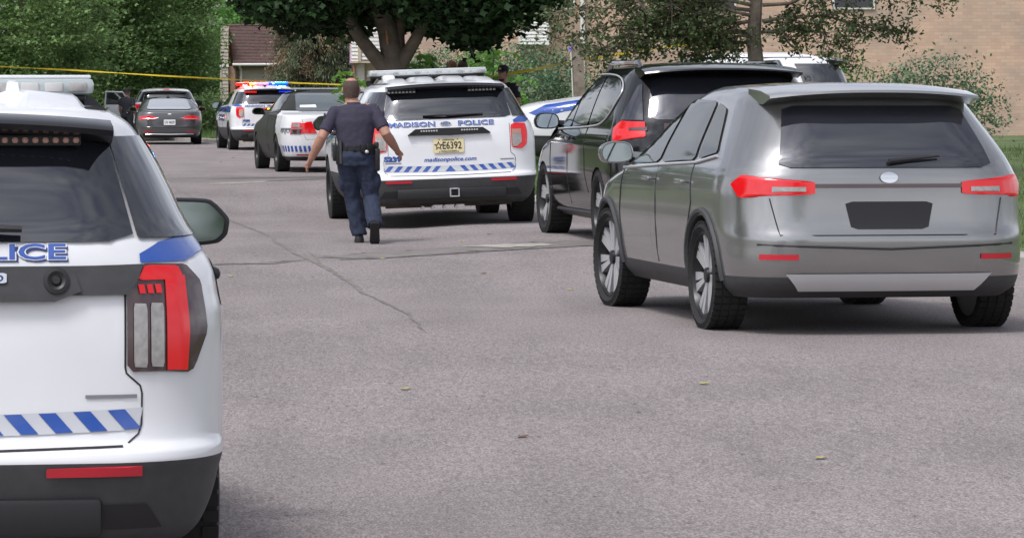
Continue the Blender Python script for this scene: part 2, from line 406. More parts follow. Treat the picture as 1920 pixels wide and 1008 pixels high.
def build_wheel(root, x, y, r, tw, style, steer=0.0):
    """wheel = rim with spokes; its tyre is a sub-part"""
    g = 1 if x > 0 else -1
    rim = MB(); ri = r * (.60 if style == 'steel' else (.80 if style == 'turbine' else .75))
    rim.lathe_x([(-tw * .4 * g, ri), (tw * .34 * g, ri), (tw * .40 * g, ri * 1.03), (tw * .42 * g, ri * .97), (tw * .30 * g, ri * .93), (tw * .12 * g, ri * .9), (tw * .10 * g, .02)], 28)
    o = rim.build('wheel', 'alloy_dark' if style != 'steel' else 'steel_wheel', root)
    o.location = (x, y, r); o.rotation_euler = (0, 0, R(steer))
    sp = MB(); f0 = tw * .34 * g
    if style == 'steel':
        for k in range(10):
            a = 2 * math.pi * k / 10; rot = Matrix.Rotation(a, 3, 'X')
            sp.box(rot @ Vector((tw * .25 * g, 0, ri * .62)), (.03, ri * .24, ri * .55), .008, rot)
        sp.lathe_x([(tw * .1 * g, ri * .5), (tw * .33 * g, ri * .42), (tw * .36 * g, ri * .2), (tw * .36 * g, .01)], 20)
        sp.build('spokes', 'steel_wheel', o)
    else:
        ns = 5 if style == 'twin' else 7
        for k in range(ns):
            for dd in ((-.16, .16) if style == 'twin' else (-.15, .15)):
                a = 2 * math.pi * k / ns + dd
                p0 = Vector((f0 * .8, 0, .05)); p1 = Vector((f0, 0, ri * .97))
                rot = Matrix.Rotation(a, 3, 'X')
                w0, w1 = (ri * .07, ri * .12) if style == 'twin' else (ri * .04, ri * .105)
                V = [rot @ Vector(q) for q in [(p0.x, -w0, p0.z), (p0.x, w0, p0.z), (p1.x, w1, p1.z), (p1.x, -w1, p1.z), (p0.x - .03 * g, -w0, p0.z), (p0.x - .03 * g, w0, p0.z), (p1.x - .04 * g, w1, p1.z), (p1.x - .04 * g, -w1, p1.z)]]
                sp.add(V, [(0, 1, 2, 3), (0, 4, 5, 1), (1, 5, 6, 2), (3, 2, 6, 7), (0, 3, 7, 4)])
        sp.build('spokes', 'alloy', o, False)
    cap = MB().lathe_x([(f0 * .6, ri * .2), (f0 * 1.02, ri * .17), (f0 * 1.08, ri * .1), (f0 * 1.08, .005)], 16)
    cap.build('hub_cap', 'chrome' if style == 'steel' else 'alloy_dark', o)
    ty = MB(); h = tw / 2; prof = ([(-h * .7, ri * .98), (-h * .98, ri * 1.12), (-h, (ri + r) / 2), (-h * .9, r * .965), (-h * .72, r * .995), (-h * .3, r), (0, r), (h * .3, r), (h * .72, r * .995), (h * .9, r * .965), (h, (ri + r) / 2), (h * .98, ri * 1.12), (h * .7, ri * .98), (-h * .7, ri * .98)])
    ty.rings([[(x, rr * math.cos(2 * math.pi * k / 40), rr * math.sin(2 * math.pi * k / 40)) for k in range(40)] for x, rr in prof], True, False)
    for k in range(44):     # tread blocks
        a = 2 * math.pi * k / 44; rot = Matrix.Rotation(a, 3, 'X')
        for xx in (-.36, -.12, .12, .36): ty.box(rot @ Vector((xx * tw, 0, r - .002)), (tw * .2, r * .105, .016), 0, rot)
    ty.build('tyre', 'rubber', o)
    return o

def patch_obj(name, poly, fn, m, parent, K=10, Mn=12, smooth=True):
    V, Fc = scan_patch(poly, fn, K, Mn); return mesh_obj(name, V, Fc, m, parent, None, smooth)

def outline_tube(name, poly, fn, r, m, parent, closed=True, dens=6, soft=0):
    pts = []
    for _ in range(soft):
        q = [poly[0]]
        for i in range(len(poly) - 1):
            a, b = poly[i], poly[i + 1]; q += [(a[0] * .75 + b[0] * .25, a[1] * .75 + b[1] * .25), (a[0] * .25 + b[0] * .75, a[1] * .25 + b[1] * .75)]
        poly = q + [poly[-1]]
    n = len(poly)
    for i in range(n if closed else n - 1):
        a, b = poly[i], poly[(i + 1) % n]
        for k in range(dens): pts.append(fn(a[0] + (b[0] - a[0]) * k / dens, a[1] + (b[1] - a[1]) * k / dens))
    pts.append(pts[0] if closed else fn(*poly[-1]))
    return MB().tube(pts, r, 6, not closed).build(name, m, parent)

def add_mirror(root, g, x0, y, z, outline, reach, depth, m='black_plastic', foot=.05, rnd=.22, gm='mirror_glass'):
    """door mirror: shell bulging forward, arm, and a glass facing the rear"""
    ol = round_poly(outline, rnd, 2); cx = x0 + g * reach
    rg = []
    for yy, f in ((-.012, .93), (0, 1.0), (depth * .35, 1.0), (depth * .75, .82), (depth, .45)):
        rg.append([(cx + g * a * f, y + yy, z + b * f) for a, b in ol])
    mb = MB().rings(rg); mb.tube([(x0 - g * .06, y + depth * .5, z - foot), (cx - g * abs(min(a for a, b in ol)) * .6, y + depth * .45, z - foot * .6)], [.045, .04], 8)
    o = mb.build('door_mirror', m, root)
    V, Fc = scan_patch([(a * .86, b * .84) for a, b in ol], lambda u, v: Vector((cx + g * u, y - .020 + .05 * v, z + v)), 8, 8)
    mesh_obj('mirror_glass', V, Fc, gm, o, None, True)
    return o
# ------------------------------------------------------------------ police utility vehicle
SUV = Hull([
 (.26, .22, 4.70, .92, .30, .30, .5, .5, .0), (.34, .06, 4.90, 1.00, .36, .36, .6, .55, .01), (.44, .025, 4.97, 1.05, .40, .42, .65, .6, .015),
 (.535, .005, 5.0, 1.08, .44, .46, .7, .6, .02), (.575, .0, 5.02, 1.09, .44, .46, .7, .6, .02), (.605, .01, 5.03, 1.093, .44, .46, .7, .6, .02), (.635, .075, 5.03, 1.096, .44, .46, .7, .6, .02),
 (.68, .09, 5.03, 1.10, .44, .46, .7, .6, .02), (.95, .105, 5.0, 1.10, .46, .46, .8, .65, .02), (1.03, .112, 4.85, 1.10, .46, .46, .9, .7, .025),
 (1.10, .12, 4.40, 1.09, .46, .46, .9, .7, .03), (1.15, .13, 4.05, 1.08, .46, .46, .8, .7, .03), (1.20, .14, 3.80, 1.065, .48, .46, .7, .7, .035),
 (1.26, .155, 3.62, 1.03, .5, .44, .6, .7, .05), (1.32, .19, 3.48, .995, .5, .4, .5, .7, .06), (1.46, .245, 3.12, .93, .5, .36, .5, .6, .07),
 (1.60, .325, 2.78, .85, .45, .3, .5, .5, .07), (1.66, .365, 2.58, .80, .4, .28, .5, .5, .07), (1.70, .43, 2.3, .73, .4, .28, .5, .5, .05)], 1.742)
_suv_mesh = {}
def suv_body(root, paint, zdark=.578):
    key = (paint, zdark)
    if key not in _suv_mesh:
        V, Fc, fm = SUV.mesh(lambda c: (1 if c[2] < zdark or (c[2] < .62 and 1.0 < c[1] < 4.2) else 0) if c[2] > .30 else 2)
        o = mesh_obj('body', V, Fc, [paint, 'cladding', 'underbody'], root, fm)
        cut_wheels(o, SUV, (1.05, 4.07), .435, .40, 1.10, 2)
        _suv_mesh[key] = o.data
    else:
        o = bpy.data.objects.new('body', _suv_mesh[key]); COL.objects.link(o); o.parent = root
    return o

def lightbar(root, y, z, hl, on):
    lb = MB().box((0, y, z - .028), (2 * hl - .06, .24, .026), .008).build('lightbar', 'black_plastic', root)
    if on:
        MB().box((-hl * .70, y, z + .018), (hl * .60, .30, .068), .02).build('lens', 'led_red_on', lb)
        MB().box((0, y, z + .016), (hl * .78, .30, .062), .02).build('lens', 'lightbar_lens', lb)
        MB().box((hl * .70, y, z + .018), (hl * .60, .30, .068), .02).build('lens', 'led_blue_on', lb)
    else: MB().box((0, y, z + .016), (2 * hl, .30, .062), .02).build('lens', 'lightbar_lens', lb)
    MB().box((0, y, z + .052), (2 * hl - .02, .27, .014), .006).build('top_cover', 'paint_white', lb)
    n = 16
    for k in range(n):
        x = -hl + .06 + (2 * hl - .12) * k / (n - 1)
        lit = None
        if on: lit = 'led_red_on' if k in (0, 1, 2, 3) else ('led_blue_on' if k in (10, 12, 13, 14, 15) else ('led_amber_on' if k in (4,) else None))
        MB().box((x, y - .150, z + .014), ((2 * hl - .12) / n * (.8 if not lit else 1.12), .012, .034 if not lit else .062), .004).build('light_module', lit or ('led_pale' if k % 3 else 'clear_lens'), lb)
    if on:
        for k, (x, c) in enumerate(((-.6, (1, .02, .01)), (-.35, (1, .03, .01)), (.45, (.01, .08, 1)), (.62, (.01, .06, 1)))):
            ld = bpy.data.lights.new('flash_lamp', 'POINT'); ld.energy = 40; ld.color = c; ld.shadow_soft_size = .05
            lo = bpy.data.objects.new('flash_lamp', ld); COL.objects.link(lo); lo.parent = lb; lo.location = (x, y - .25, z + .06)
    for g in (-1, 1):
        MB().tube([(g * (hl - .08), y, z - .03), (g * (hl - .03), y - .02, z - .09), (g * (hl + .0), y - .05, SUV.roof(hl - .05, y) + .005)], [.03, .035, .045], 8).build('mounting_foot', 'black_plastic', lb)
    MB().box((0, y + .02, (z - .04 + SUV.roof(0, y)) / 2), (1.15, .16, max(.02, z - .045 - SUV.roof(0, y))), .008).build('riser', 'black_plastic', lb)
    return lb

def plate(root, fn, x, z, w, h, kind):
    p = patch_obj('licence_plate', round_poly([(x - w / 2, z - h / 2), (x + w / 2, z - h / 2), (x + w / 2, z + h / 2), (x - w / 2, z + h / 2)], .06, 1), lambda u, v: fn(u, v, .016), kind[0], root, 4, 4, False)
    f2 = lambda u, v: fn(u, v, .020)
    if kind[1]:
        text_obj('plate_number', kind[1], 'ink', p, f2, x - w * .5 + w * kind[2], z - h * .24, w * kind[3], h * .5, .012)
    if len(kind) > 4:
        text_obj('plate_heading', 'OFFICIAL', 'ink', p, f2, x - w * .2, z + h * .33, w * .4, h * .11, .02)
        text_obj('plate_state', 'WISCONSIN', 'ink', p, f2, x - w * .26, z - h * .45, w * .52, h * .12, .02)
        st = [(math.sin(math.pi * k / 5) * (.055 if k % 2 == 0 else .024) * w / .36, math.cos(math.pi * k / 5) * (.055 if k % 2 == 0 else .024) * w / .36) for k in range(10)]
        cx, cz = x - w * .33, z - h * .0
        V = [f2(cx + a, cz + b) for a, b in st] + [f2(cx + a * .62, cz + b * .62) for a, b in st]
        mesh_obj('plate_star', V, [(k, (k + 1) % 10, 10 + (k + 1) % 10, 10 + k) for k in range(10)], 'ink', p)
        for gx in (-.3, .3):
            for gz in (-.42, .42): MB().ellipsoid(fn(x + gx * w, z + gz * h, .018), (.007, .004, .007), 8, 5).build('plate_bolt', 'ink', p)
    return p

def suv(label, group, paint='paint_white', lit=False, near=False, unit='S239', plate_txt='E6392', lb_z=1.815, police=True, bar=True, spoiler='black_satin'):
    t = empty('police_suv' if police else 'white_suv')
    tag(t, label, 'police suv' if police else 'suv', group)
    b = suv_body(t, paint)
    W = SUV.wrap; S = SUV.side
    # rear glass, wiper, spoiler
    gl = round_poly([(-.775, 1.275), (.775, 1.275), (.70, 1.63), (-.70, 1.63)], .06, 1)
    rw = patch_obj('rear_window', gl, lambda u, v: W(u, v, .010), 'glass_dark', t, 14, 24)
    x0, x1 = (-.30, .02) if not near else (.05, .40)
    wm = MB(); wm.tube([W(x0 if not near else .0, 1.31, .03), W((x0 + x1) / 2, 1.305, .045), W(x1 if not near else .395, 1.30, .04)], [.014, .018, .012], 6)
    if not near: wm.tube([W(-.02, 1.30, .035), W(.42, 1.315, .03)], [.018, .008], 6)
    wm.build('wiper', 'black_plastic', rw)
    rg = []
    for k in range(-12, 13):
        f = abs(k) / 12; x = .70 * k / 12; dz = -.030 * f ** 2.4; dy = .07 * f ** 3
        rg.append([(x, y + dy, z + dz) for y, z in ((.46, 1.700), (.36, 1.700), (.20, 1.680), (.175, 1.668), (.19, 1.650), (.28, 1.630), (.38, 1.612), (.46, 1.64))])
    sp = MB().rings(rg).build('spoiler', spoiler, t)
    for (a, c) in (((-.70, -.36), (.26, .60)) if not near else ((-.60, .595),)):
        ledbar = MB().box(((a + c) / 2, .305, 1.607), (c - a, .05, .036), .006).build('warning_light', 'black_plastic', sp)
        n = 8 if not near else 36
        for k in range(n):
            x = a + (c - a) * (k + .5) / n
            m = 'led_amber' if near else 'led_pale'
            if lit: m = 'led_red_on' if (x < -.3) else ('led_blue_on' if x > .2 else m)
            MB().ellipsoid((x, .279, 1.607), ((c - a) / n * .34, .008, .011), 8, 5).build('light_bulb', m, ledbar)
    # roof ribs
    for x in ((-.52, -.18, .18, .52) if police else ()):
        rg = []
        for k in range(13):
            y = .62 + 1.95 * k / 12; e = min(1, k / 1.5, (12 - k) / 1.5); hh = .042 * e
            rg.append([(x + a, y, SUV.roof(x + a, y) + c * hh - (.012 if c == 0 else 0)) for a, c in ((-.125, 0), (-.095, .75), (-.075, 1), (.075, 1), (.095, .75), (.125, 0))])
        MB().rings(rg).build('roof_rib', paint, t, True, 50)
    for g in (-1, 1):
        rl = MB(); pts = [(g * (.70 - .04 * abs(k - 6) / 6), .72 + 1.7 * k / 12) for k in range(13)]
        rl.tube([(x, y, SUV.roof(x, y) - .004) for x, y in pts], [(.045, .012)] * 13, 8); rl.build('roof_strip', 'black_plastic', t)
    if bar:
        lightbar(t, 2.15, lb_z, .73, lit)
        ax = .40 if near else -.55
        zr = SUV.roof(ax, 1.2)
        if near:
            MB().rings([[(ax + a * f, 1.2 + c * f * 1.4, z) for a, c in ((-.055, -.06), (.055, -.06), (.055, .06), (-.055, .06))] for z, f in ((zr, 1), (zr + .028, .8), (zr + .036, .42), (zr + .066, .34), (zr + .072, .2))]).build('antenna', 'paint_white', t, True, 50)
        else:
            MB().box((ax, 1.5, zr + .04), (.155, .16, .11), .03).build('antenna', 'paint_white', t)
            MB().rings([[(-.10 + a * f, .98 + c * f * 1.8, z) for a, c in ((-.06, -.06), (.06, -.06), (.06, .06), (-.06, .06))] for z, f in ((1.72, 1.1), (1.745, .9), (1.76, .35), (1.80, .22), (1.81, .05))]).build('antenna_fin', 'black_plastic', t)
    # side glass, trim, handles, seams
    for g in (-1, 1):
        fn = lambda y, z, o=.008, g=g: S(y, z, o, g)
        patch_obj('quarter_window', round_poly([(g * .787, 1.283), (g * 1.42, 1.275), (g * 1.28, 1.612), (g * .712, 1.612)], .02, 1), lambda u, v: W(u, v, .010), 'glass_dark', t, 10, 18)
        patch_obj('rear_door_window', round_poly([(1.54, 1.26), (2.40, 1.23), (2.40, 1.62), (1.54, 1.62)], .05, 1), fn, 'glass_dark', t, 8, 8)
        patch_obj('front_door_window', round_poly([(2.50, 1.225), (3.40, 1.20), (2.82, 1.62), (2.50, 1.62)], .05, 1), fn, 'glass_dark', t, 8, 8)
        if not police: continue
        for y in (1.62, 2.62):
            MB().box(fn(y, 1.10, .045), (.06, .2, .045), .018).build('door_handle', 'black_plastic', t)
        outline_tube('door_seam', [(1.55, .62), (1.40, .95), (1.50, 1.24)], lambda y, z, g=g: S(y, z, .001, g), .0032, 'ink', t, False)
        outline_tube('door_seam', [(2.46, .60), (2.46, 1.22)], lambda y, z, g=g: S(y, z, .001, g), .0032, 'ink', t, False)
        # blue wave along the shoulder
        patch_obj('blue_stripe', [(.56, 1.05), (.62, 1.19), (1.2, 1.225), (2.6, 1.19), (3.8, 1.13), (4.55, 1.02), (4.80, .90), (4.6, .84), (4.25, .93), (3.6, 1.0), (2.4, 1.11), (1.2, 1.12)][::1], lambda y, z, g=g: S(y, z, .004, g), 'decal_blue', t, 14, 26)
        if g < 0: text_obj('door_lettering', 'POLICE', 'decal_navy', t, lambda u, v: S(3.35 - u, v, .006, -1), 0, .80, 1.5, .19, .04, .2)
        else: text_obj('door_lettering', 'POLICE', 'decal_navy', t, lambda u, v: S(1.75 + u, v, .006, 1), 0, .80, 1.5, .19, .04, .2)
    add_mirror(t, 1, .96, 3.16, 1.235, [(-.14, -.085), (-.02, -.10), (.12, -.085), (.155, -.05), (.165, .015), (.09, .095), (-.13, .10), (-.15, .06)], .215, .14, rnd=.12, gm='mirror_dim')
    add_mirror(t, -1, .96 * -1, 3.16, 1.235, [(-.14, -.085), (-.02, -.10), (.12, -.085), (.155, -.05), (.165, .015), (.09, .095), (-.13, .10), (-.15, .06)], .215, .14, rnd=.12, gm='mirror_dim')
    # tail lights
    for g in (-1, 1):
        f1 = lambda u, v, o=.012, g=g: W(g * u, v, o)
        if near:
            tl = patch_obj('tail_light', round_poly([(.735, .86), (.98, .85), (1.07, .98), (1.05, 1.14), (.98, 1.195), (.79, 1.203), (.735, 1.12)], .08, 1), f1, 'smoke_lens', t, 10, 12)
            patch_obj('light_band', round_poly([(.770, 1.150), (.955, 1.146), (.935, 1.190), (.80, 1.196)], .1, 1), lambda u, v, g=g: W(g * u, v, .0165), 'red_lens', tl, 5, 10)
            patch_obj('light_band', [(.872, .862), (.955, .858), (.968, .98), (.958, 1.16), (.872, 1.15)], lambda u, v, g=g: W(g * u, v, .017), 'red_lens', tl, 10, 8)
            for k in range(3):
                patch_obj('light_slash', [(.778 + k * .030, 1.108), (.798 + k * .030, 1.108), (.793 + k * .030, 1.136), (.772 + k * .030, 1.136)], lambda u, v, g=g: W(g * u, v, .0165), 'red_lens', tl, 3, 3)
            for a, c in ((.757, .802), (.815, .862)):
                patch_obj('reversing_lens', round_poly([(a, .875), (c, .872), (c, 1.075), (a, 1.078)], .08, 1), lambda u, v, g=g: W(g * u, v, .0165), 'clear_lens', tl, 7, 4)
        else:
            tl = patch_obj('tail_light', round_poly([(.742, .915), (.88, .895), (.965, .95), (.985, 1.10), (.97, 1.19), (.80, 1.20), (.742, 1.175)], .1, 1), f1, 'red_lens', t, 10, 10)
            patch_obj('reversing_lens', [(.752, .925), (.81, .925), (.875, .975), (.875, 1.125), (.752, 1.125)], lambda u, v, g=g: W(g * u, v, .017), 'clear_lens', tl, 7, 4)
            patch_obj('lens_divider', [(.752, 1.07), (.875, 1.07), (.875, 1.125), (.752, 1.125)], lambda u, v, g=g: W(g * u, v, .019), 'led_amber', tl, 3, 3)
        patch_obj('reflector', [(g * .47, .533), (g * .78, .533), (g * .78, .566), (g * .47, .562)], lambda u, v: W(u, v, .010), 'red_reflector', t, 3, 6)
        outline_tube('tailgate_seam', [(g * .733, 1.20), (g * .731, .875), (g * .735, .855), (g * .782, .815), (g * .788, .79), (g * .786, .69), (g * .775, .66), (g * .74, .632)], lambda u, v: W(u, v, .001), .0032, 'ink', t, False, 4)
    outline_tube('tailgate_seam', [(-.72, .622), (-.2, .612), (.2, .612), (.72, .622)], lambda u, v: W(u, v, .0), .007, 'ink', t, False, 6)
    # bumper: lower panel, hitch, exhaust and axle
    MB().box((.0, .035, .40), (1.30, .06, .13), .02).build('lower_panel', 'black_plastic', t)
    for g in (-1, 1): patch_obj('bumper_vent', [(g * .45, .36), (g * .86, .36), (g * .80, .44), (g * .52, .44)], lambda u, v: W(u, v, .006), 'black_plastic', t, 4, 6)
    hb = MB(); 
    for a, c in (((0, .045), (.11, .012)), ((0, -.045), (.11, .012)), ((-.05, 0), (.012, .1)), ((.05, 0), (.012, .1))): hb.box((.025 + a[0], -.02, .41 + a[1]), (c[0], .08, c[1]), .003)
    hb.build('hitch', 'alloy', t, False)
    ub = MB(); ub.tube([(-.8, 1.05, .36), (.8, 1.05, .36)], .05, 10); ub.tube([(-.75, .45, .33), (-.2, .42, .33)], .10, 12); ub.tube([(.2, .42, .33), (.75, .45, .33)], .10, 12)
    ub.build('exhaust', 'muffler', t)
    for x in (-.34, -.22, -.08, .06): MB().tube([(x, .10, .235), (x, .2, .24)], .022, 8).build('exhaust_fitting', 'alloy', t)
    for y in (1.05, 4.07):
        for g in (-1, 1): build_wheel(t, g * .955, y, .385, .27, 'steel', 0)
    # tailgate furniture
    if near:
        tr = patch_obj('tailgate_trim', [(-.735, 1.085), (-.30, 1.075), (.30, 1.055), (.735, 1.055), (.735, 1.16), (-.735, 1.165)][0:0] or [(-.735, 1.105), (.735, 1.105), (.765, 1.14), (.79, 1.198), (-.79, 1.198), (-.765, 1.14)], lambda u, v: W(u, v, .022), 'cladding', t, 6, 20)
        V, Fc = scan_patch([(-.50, 1.085), (.50, 1.085), (.585, 1.115), (.565, 1.175), (.50, 1.185), (-.50, 1.185), (-.565, 1.175), (-.585, 1.115)], lambda u, v: W(u, v, .034), 6, 12); mesh_obj('trim_pad', V, Fc, 'cladding', tr, None, True)
        lk = MB().lathe_x([(-.006, .042), (.0, .042), (.002, .03), (-.004, .018), (.004, .012), (.004, .002)], 20); lk.v = [tuple(W(.505 + p[1], 1.150 + p[2], .04 + p[0])) for p in lk.v]
        lk.build('lock', 'black_plastic', tr)
        patch_obj('badge', round_poly([(.24, 1.142), (.345, 1.142), (.345, 1.175), (.24, 1.175)], .1, 1), lambda u, v: W(u, v, .04), 'chrome', tr, 4, 4)
        text_obj('badge_lettering', 'D', 'decal_navy', tr, lambda u, v: W(u, v, .043),   .305, 1.147, .03, .022, .02)
    elif police:
        tr = MB().rings([[tuple(W(u, v, o)) for u, v, o in ((x, z0, .0), (x, z0 + .006, .05), (x, z1 - .01, .06), (x, z1, .0))] for x, z0, z1 in ((-.49, 1.09, 1.10), (-.40, 1.088, 1.165), (-.14, 1.085, 1.17), (0, 1.08, 1.17), (.14, 1.085, 1.17), (.40, 1.088, 1.165), (.49, 1.09, 1.10))]).build('tailgate_trim', 'black_plastic', t)
        for g in (-1, 1):
            for k in range(7): MB().ellipsoid(W(g * (.15 + .03 * k), 1.128, .062), (.012, .006, .011), 8, 5).build('warning_light', 'led_red_on' if lit and k < 4 else ('led_pale'), tr)
        if lit: MB().box(W(-.02, 1.125, .07), (.16, .012, .03), .004).build('warning_light', 'led_amber_on', tr)
    if police:
        zt = (1.195, .056) if not near else (1.222, .050)
        for s_, a, w in (('MADISON', -.71, .55), ('POLICE', .115, .425)):
            text_obj('lettering_shadow', s_, 'decal_navy', t, lambda u, v: W(u + .008, v - .008, .0035), a, zt[0], w, zt[1], .05)
            text_obj('lettering_outline', s_, 'paint_white', t, lambda u, v: W(u, v, .0045), a - .004, zt[0] - .003, w + .008, zt[1] + .006, .055)
            text_obj('lettering', s_, 'decal_blue', t, lambda u, v: W(u, v, .0055), a, zt[0], w, zt[1], .02)
        ov = [(.068 * math.cos(2 * math.pi * k / 20) - .035, .024 * math.sin(2 * math.pi * k / 20) + 1.222) for k in range(20)]
        em = patch_obj('oval_badge', ov, lambda u, v: W(u, v, .012), 'chrome', t, 8, 4)
        patch_obj('badge_field', [((a + .035) * .86 - .035, (c - 1.222) * .8 + 1.222) for a, c in ov], lambda u, v: W(u, v, .014), 'decal_navy', em, 8, 4)
        text_obj('badge_lettering', 'Ford', 'chrome', em, lambda u, v: W(u, v, .016), -.08, 1.21, .09, .026, .0, .3)
        if not near: plate(t, W, -.012, .962, .365, .172, ('plate_yellow', plate_txt, .30, .62, True))
        else: plate(t, W, -.012, .92, .365, .172, ('plate_yellow', plate_txt, .30, .62, True))
        text_obj('web_address', 'madisonpolice.com', 'decal_blue', t, lambda u, v: W(u, v, .005), -.31, .762, .625, .064, .02, .25)
        text_obj('unit_number_shadow', unit, 'decal_navy', t, lambda u, v: W(u + .008, v - .007, .004), -.785, .792, .20, .062, .05)
        text_obj('unit_number', unit, 'decal_blue', t, lambda u, v: W(u, v, .006), -.785, .792, .20, .062, .03)
        patch_obj('unit_underline', [(-.775, .765), (-.58, .765), (-.58, .777), (-.775, .777)], lambda u, v: W(u, v, .005), 'decal_grey', t, 3, 4)
        patch_obj('small_sticker', [(.60, .775), (.77, .775), (.77, .787), (.60, .787)], lambda u, v: W(u, v, .005), 'decal_grey', t, 3, 4)
        bd = patch_obj('chevron_band', [(-.775, .655), (.775, .655), (.79, .725), (-.79, .725)], lambda u, v: W(u, v + .02 * (u / .8) ** 2, .004), 'decal_silver', t, 4, 24)
        for k in range(7):
            for g in (-1, 1):
                if k == 0:
                    if g > 0: patch_obj('chevron_stripe', [(-.062, .657), (.062, .657), (.004, .723), (-.004, .723)], lambda u, v: W(u, v, .0065), 'decal_blue', bd, 5, 3)
                    continue
                a = .062 + .112 * (k - .52)
                patch_obj('chevron_stripe', [(g * (a + .052), .657), (g * (a + .108), .657), (g * (a + .052), .723), (g * (a - .004), .723)], lambda u, v: W(u, v + .02 * (u / .8) ** 2, .0065), 'decal_blue', bd, 4, 3)
        # blue wave running round the rear corner above the tail light
        for g in (-1, 1):
            patch_obj('blue_corner_stripe', [(.79, 1.208), (1.0, 1.208), (1.12, 1.228), (1.28, 1.235), (1.24, 1.290), (1.02, 1.288), (.88, 1.270), (.79, 1.236)], lambda u, v, g=g: W(g * u, v, .005), 'decal_blue', t, 8, 12)
    return t

# ------------------------------------------------------------------ saloon cars
def saloon_hull(Ln, w, h):
    k = h / 1.535; a = w / 1.04; q = Ln / 5.15
    rows = [(.22, .2, 4.8, .88, .3, .3, .5, .5, 0), (.32, .05, 5.0, .96, .4, .4, .6, .5, .01), (.45, .01, 5.08, 1.0, .45, .45, .7, .6, .02), (.55, 0, 5.12, 1.03, .5, .5, .7, .6, .02), (.75, .01, 5.1, 1.04, .5, .5, .8, .6, .02),
            (.88, .02, 4.85, 1.03, .5, .5, .8, .65, .02), (.95, .03, 4.4, 1.02, .5, .5, .8, .65, .02), (1.02, .05, 3.95, 1.01, .5, .5, .7, .65, .03), (1.07, .11, 3.7, 1.0, .5, .5, .6, .65, .03),
            (1.10, .42, 3.55, .97, .5, .45, .5, .65, .04), (1.125, .68, 3.48, .955, .5, .4, .5, .65, .05), (1.2, .88, 3.3, .92, .5, .36, .5, .6, .06), (1.35, 1.32, 2.95, .83, .5, .3, .5, .5, .06), (1.46, 1.75, 2.6, .74, .5, .3, .5, .5, .06), (1.5, 2.05, 2.4, .66, .4, .3, .4, .4, .05)]
    return Hull([(r[0] * k, r[1] * q, r[2] * q, r[3] * a, *r[4:]) for r in rows], h)

def saloon_common(t, hl, k, q, glass, axles, wr, style, zscale):
    S = hl.side; W = hl.wrap
    rw = patch_obj('rear_window', round_poly([(-.70, 1.135 * k), (.70, 1.135 * k), (.58, 1.47 * k), (-.58, 1.47 * k)], .07, 1), lambda u, v: W(u, v, .010), glass, t, 12, 16)
    for g in (-1, 1):
        fn = lambda y, z, g=g: S(y, z, .008, g)
        patch_obj('rear_door_window', round_poly([(1.30 * q, 1.17 * k), (2.28 * q, 1.13 * k), (2.28 * q, 1.45 * k), (1.85 * q, 1.45 * k), (1.5 * q, 1.33 * k)], .05, 1), fn, 'glass_smoke', t, 8, 8)
        patch_obj('front_door_window', round_poly([(2.34 * q, 1.13 * k), (3.40 * q, 1.11 * k), (2.66 * q, 1.45 * k), (2.34 * q, 1.45 * k)], .05, 1), fn, 'glass_smoke', t, 8, 8)
        outline_tube('window_trim', [(1.28 * q, 1.155 * k), (2.3 * q, 1.115 * k), (3.42 * q, 1.095 * k)], lambda y, z, g=g: S(y, z, .006, g), .008, 'black_gloss', t, False)
        outline_tube('door_seam', [(1.45 * q, .42 * k), (1.38 * q, .8 * k), (1.30 * q, 1.14 * k)], lambda y, z, g=g: S(y, z, .001, g), .0032, 'ink', t, False)
        outline_tube('door_seam', [(2.32 * q, .38 * k), (2.31 * q, 1.12 * k)], lambda y, z, g=g: S(y, z, .001, g), .0032, 'ink', t, False)
        for y in axles: build_wheel(t, g * (hl.L[:, 3].max() - .135), y, wr, .25, style)
    add_mirror(t, 1, .90, 3.1 * q, 1.13 * k, [(-.12, -.07), (.10, -.07), (.13, .0), (.08, .07), (-.12, .065)], .2, .12, 'paint_darkgrey')
    add_mirror(t, -1, -.90, 3.1 * q, 1.13 * k, [(-.12, -.07), (.10, -.07), (.13, .0), (.08, .07), (-.12, .065)], .2, .12, 'paint_darkgrey')
    return rw

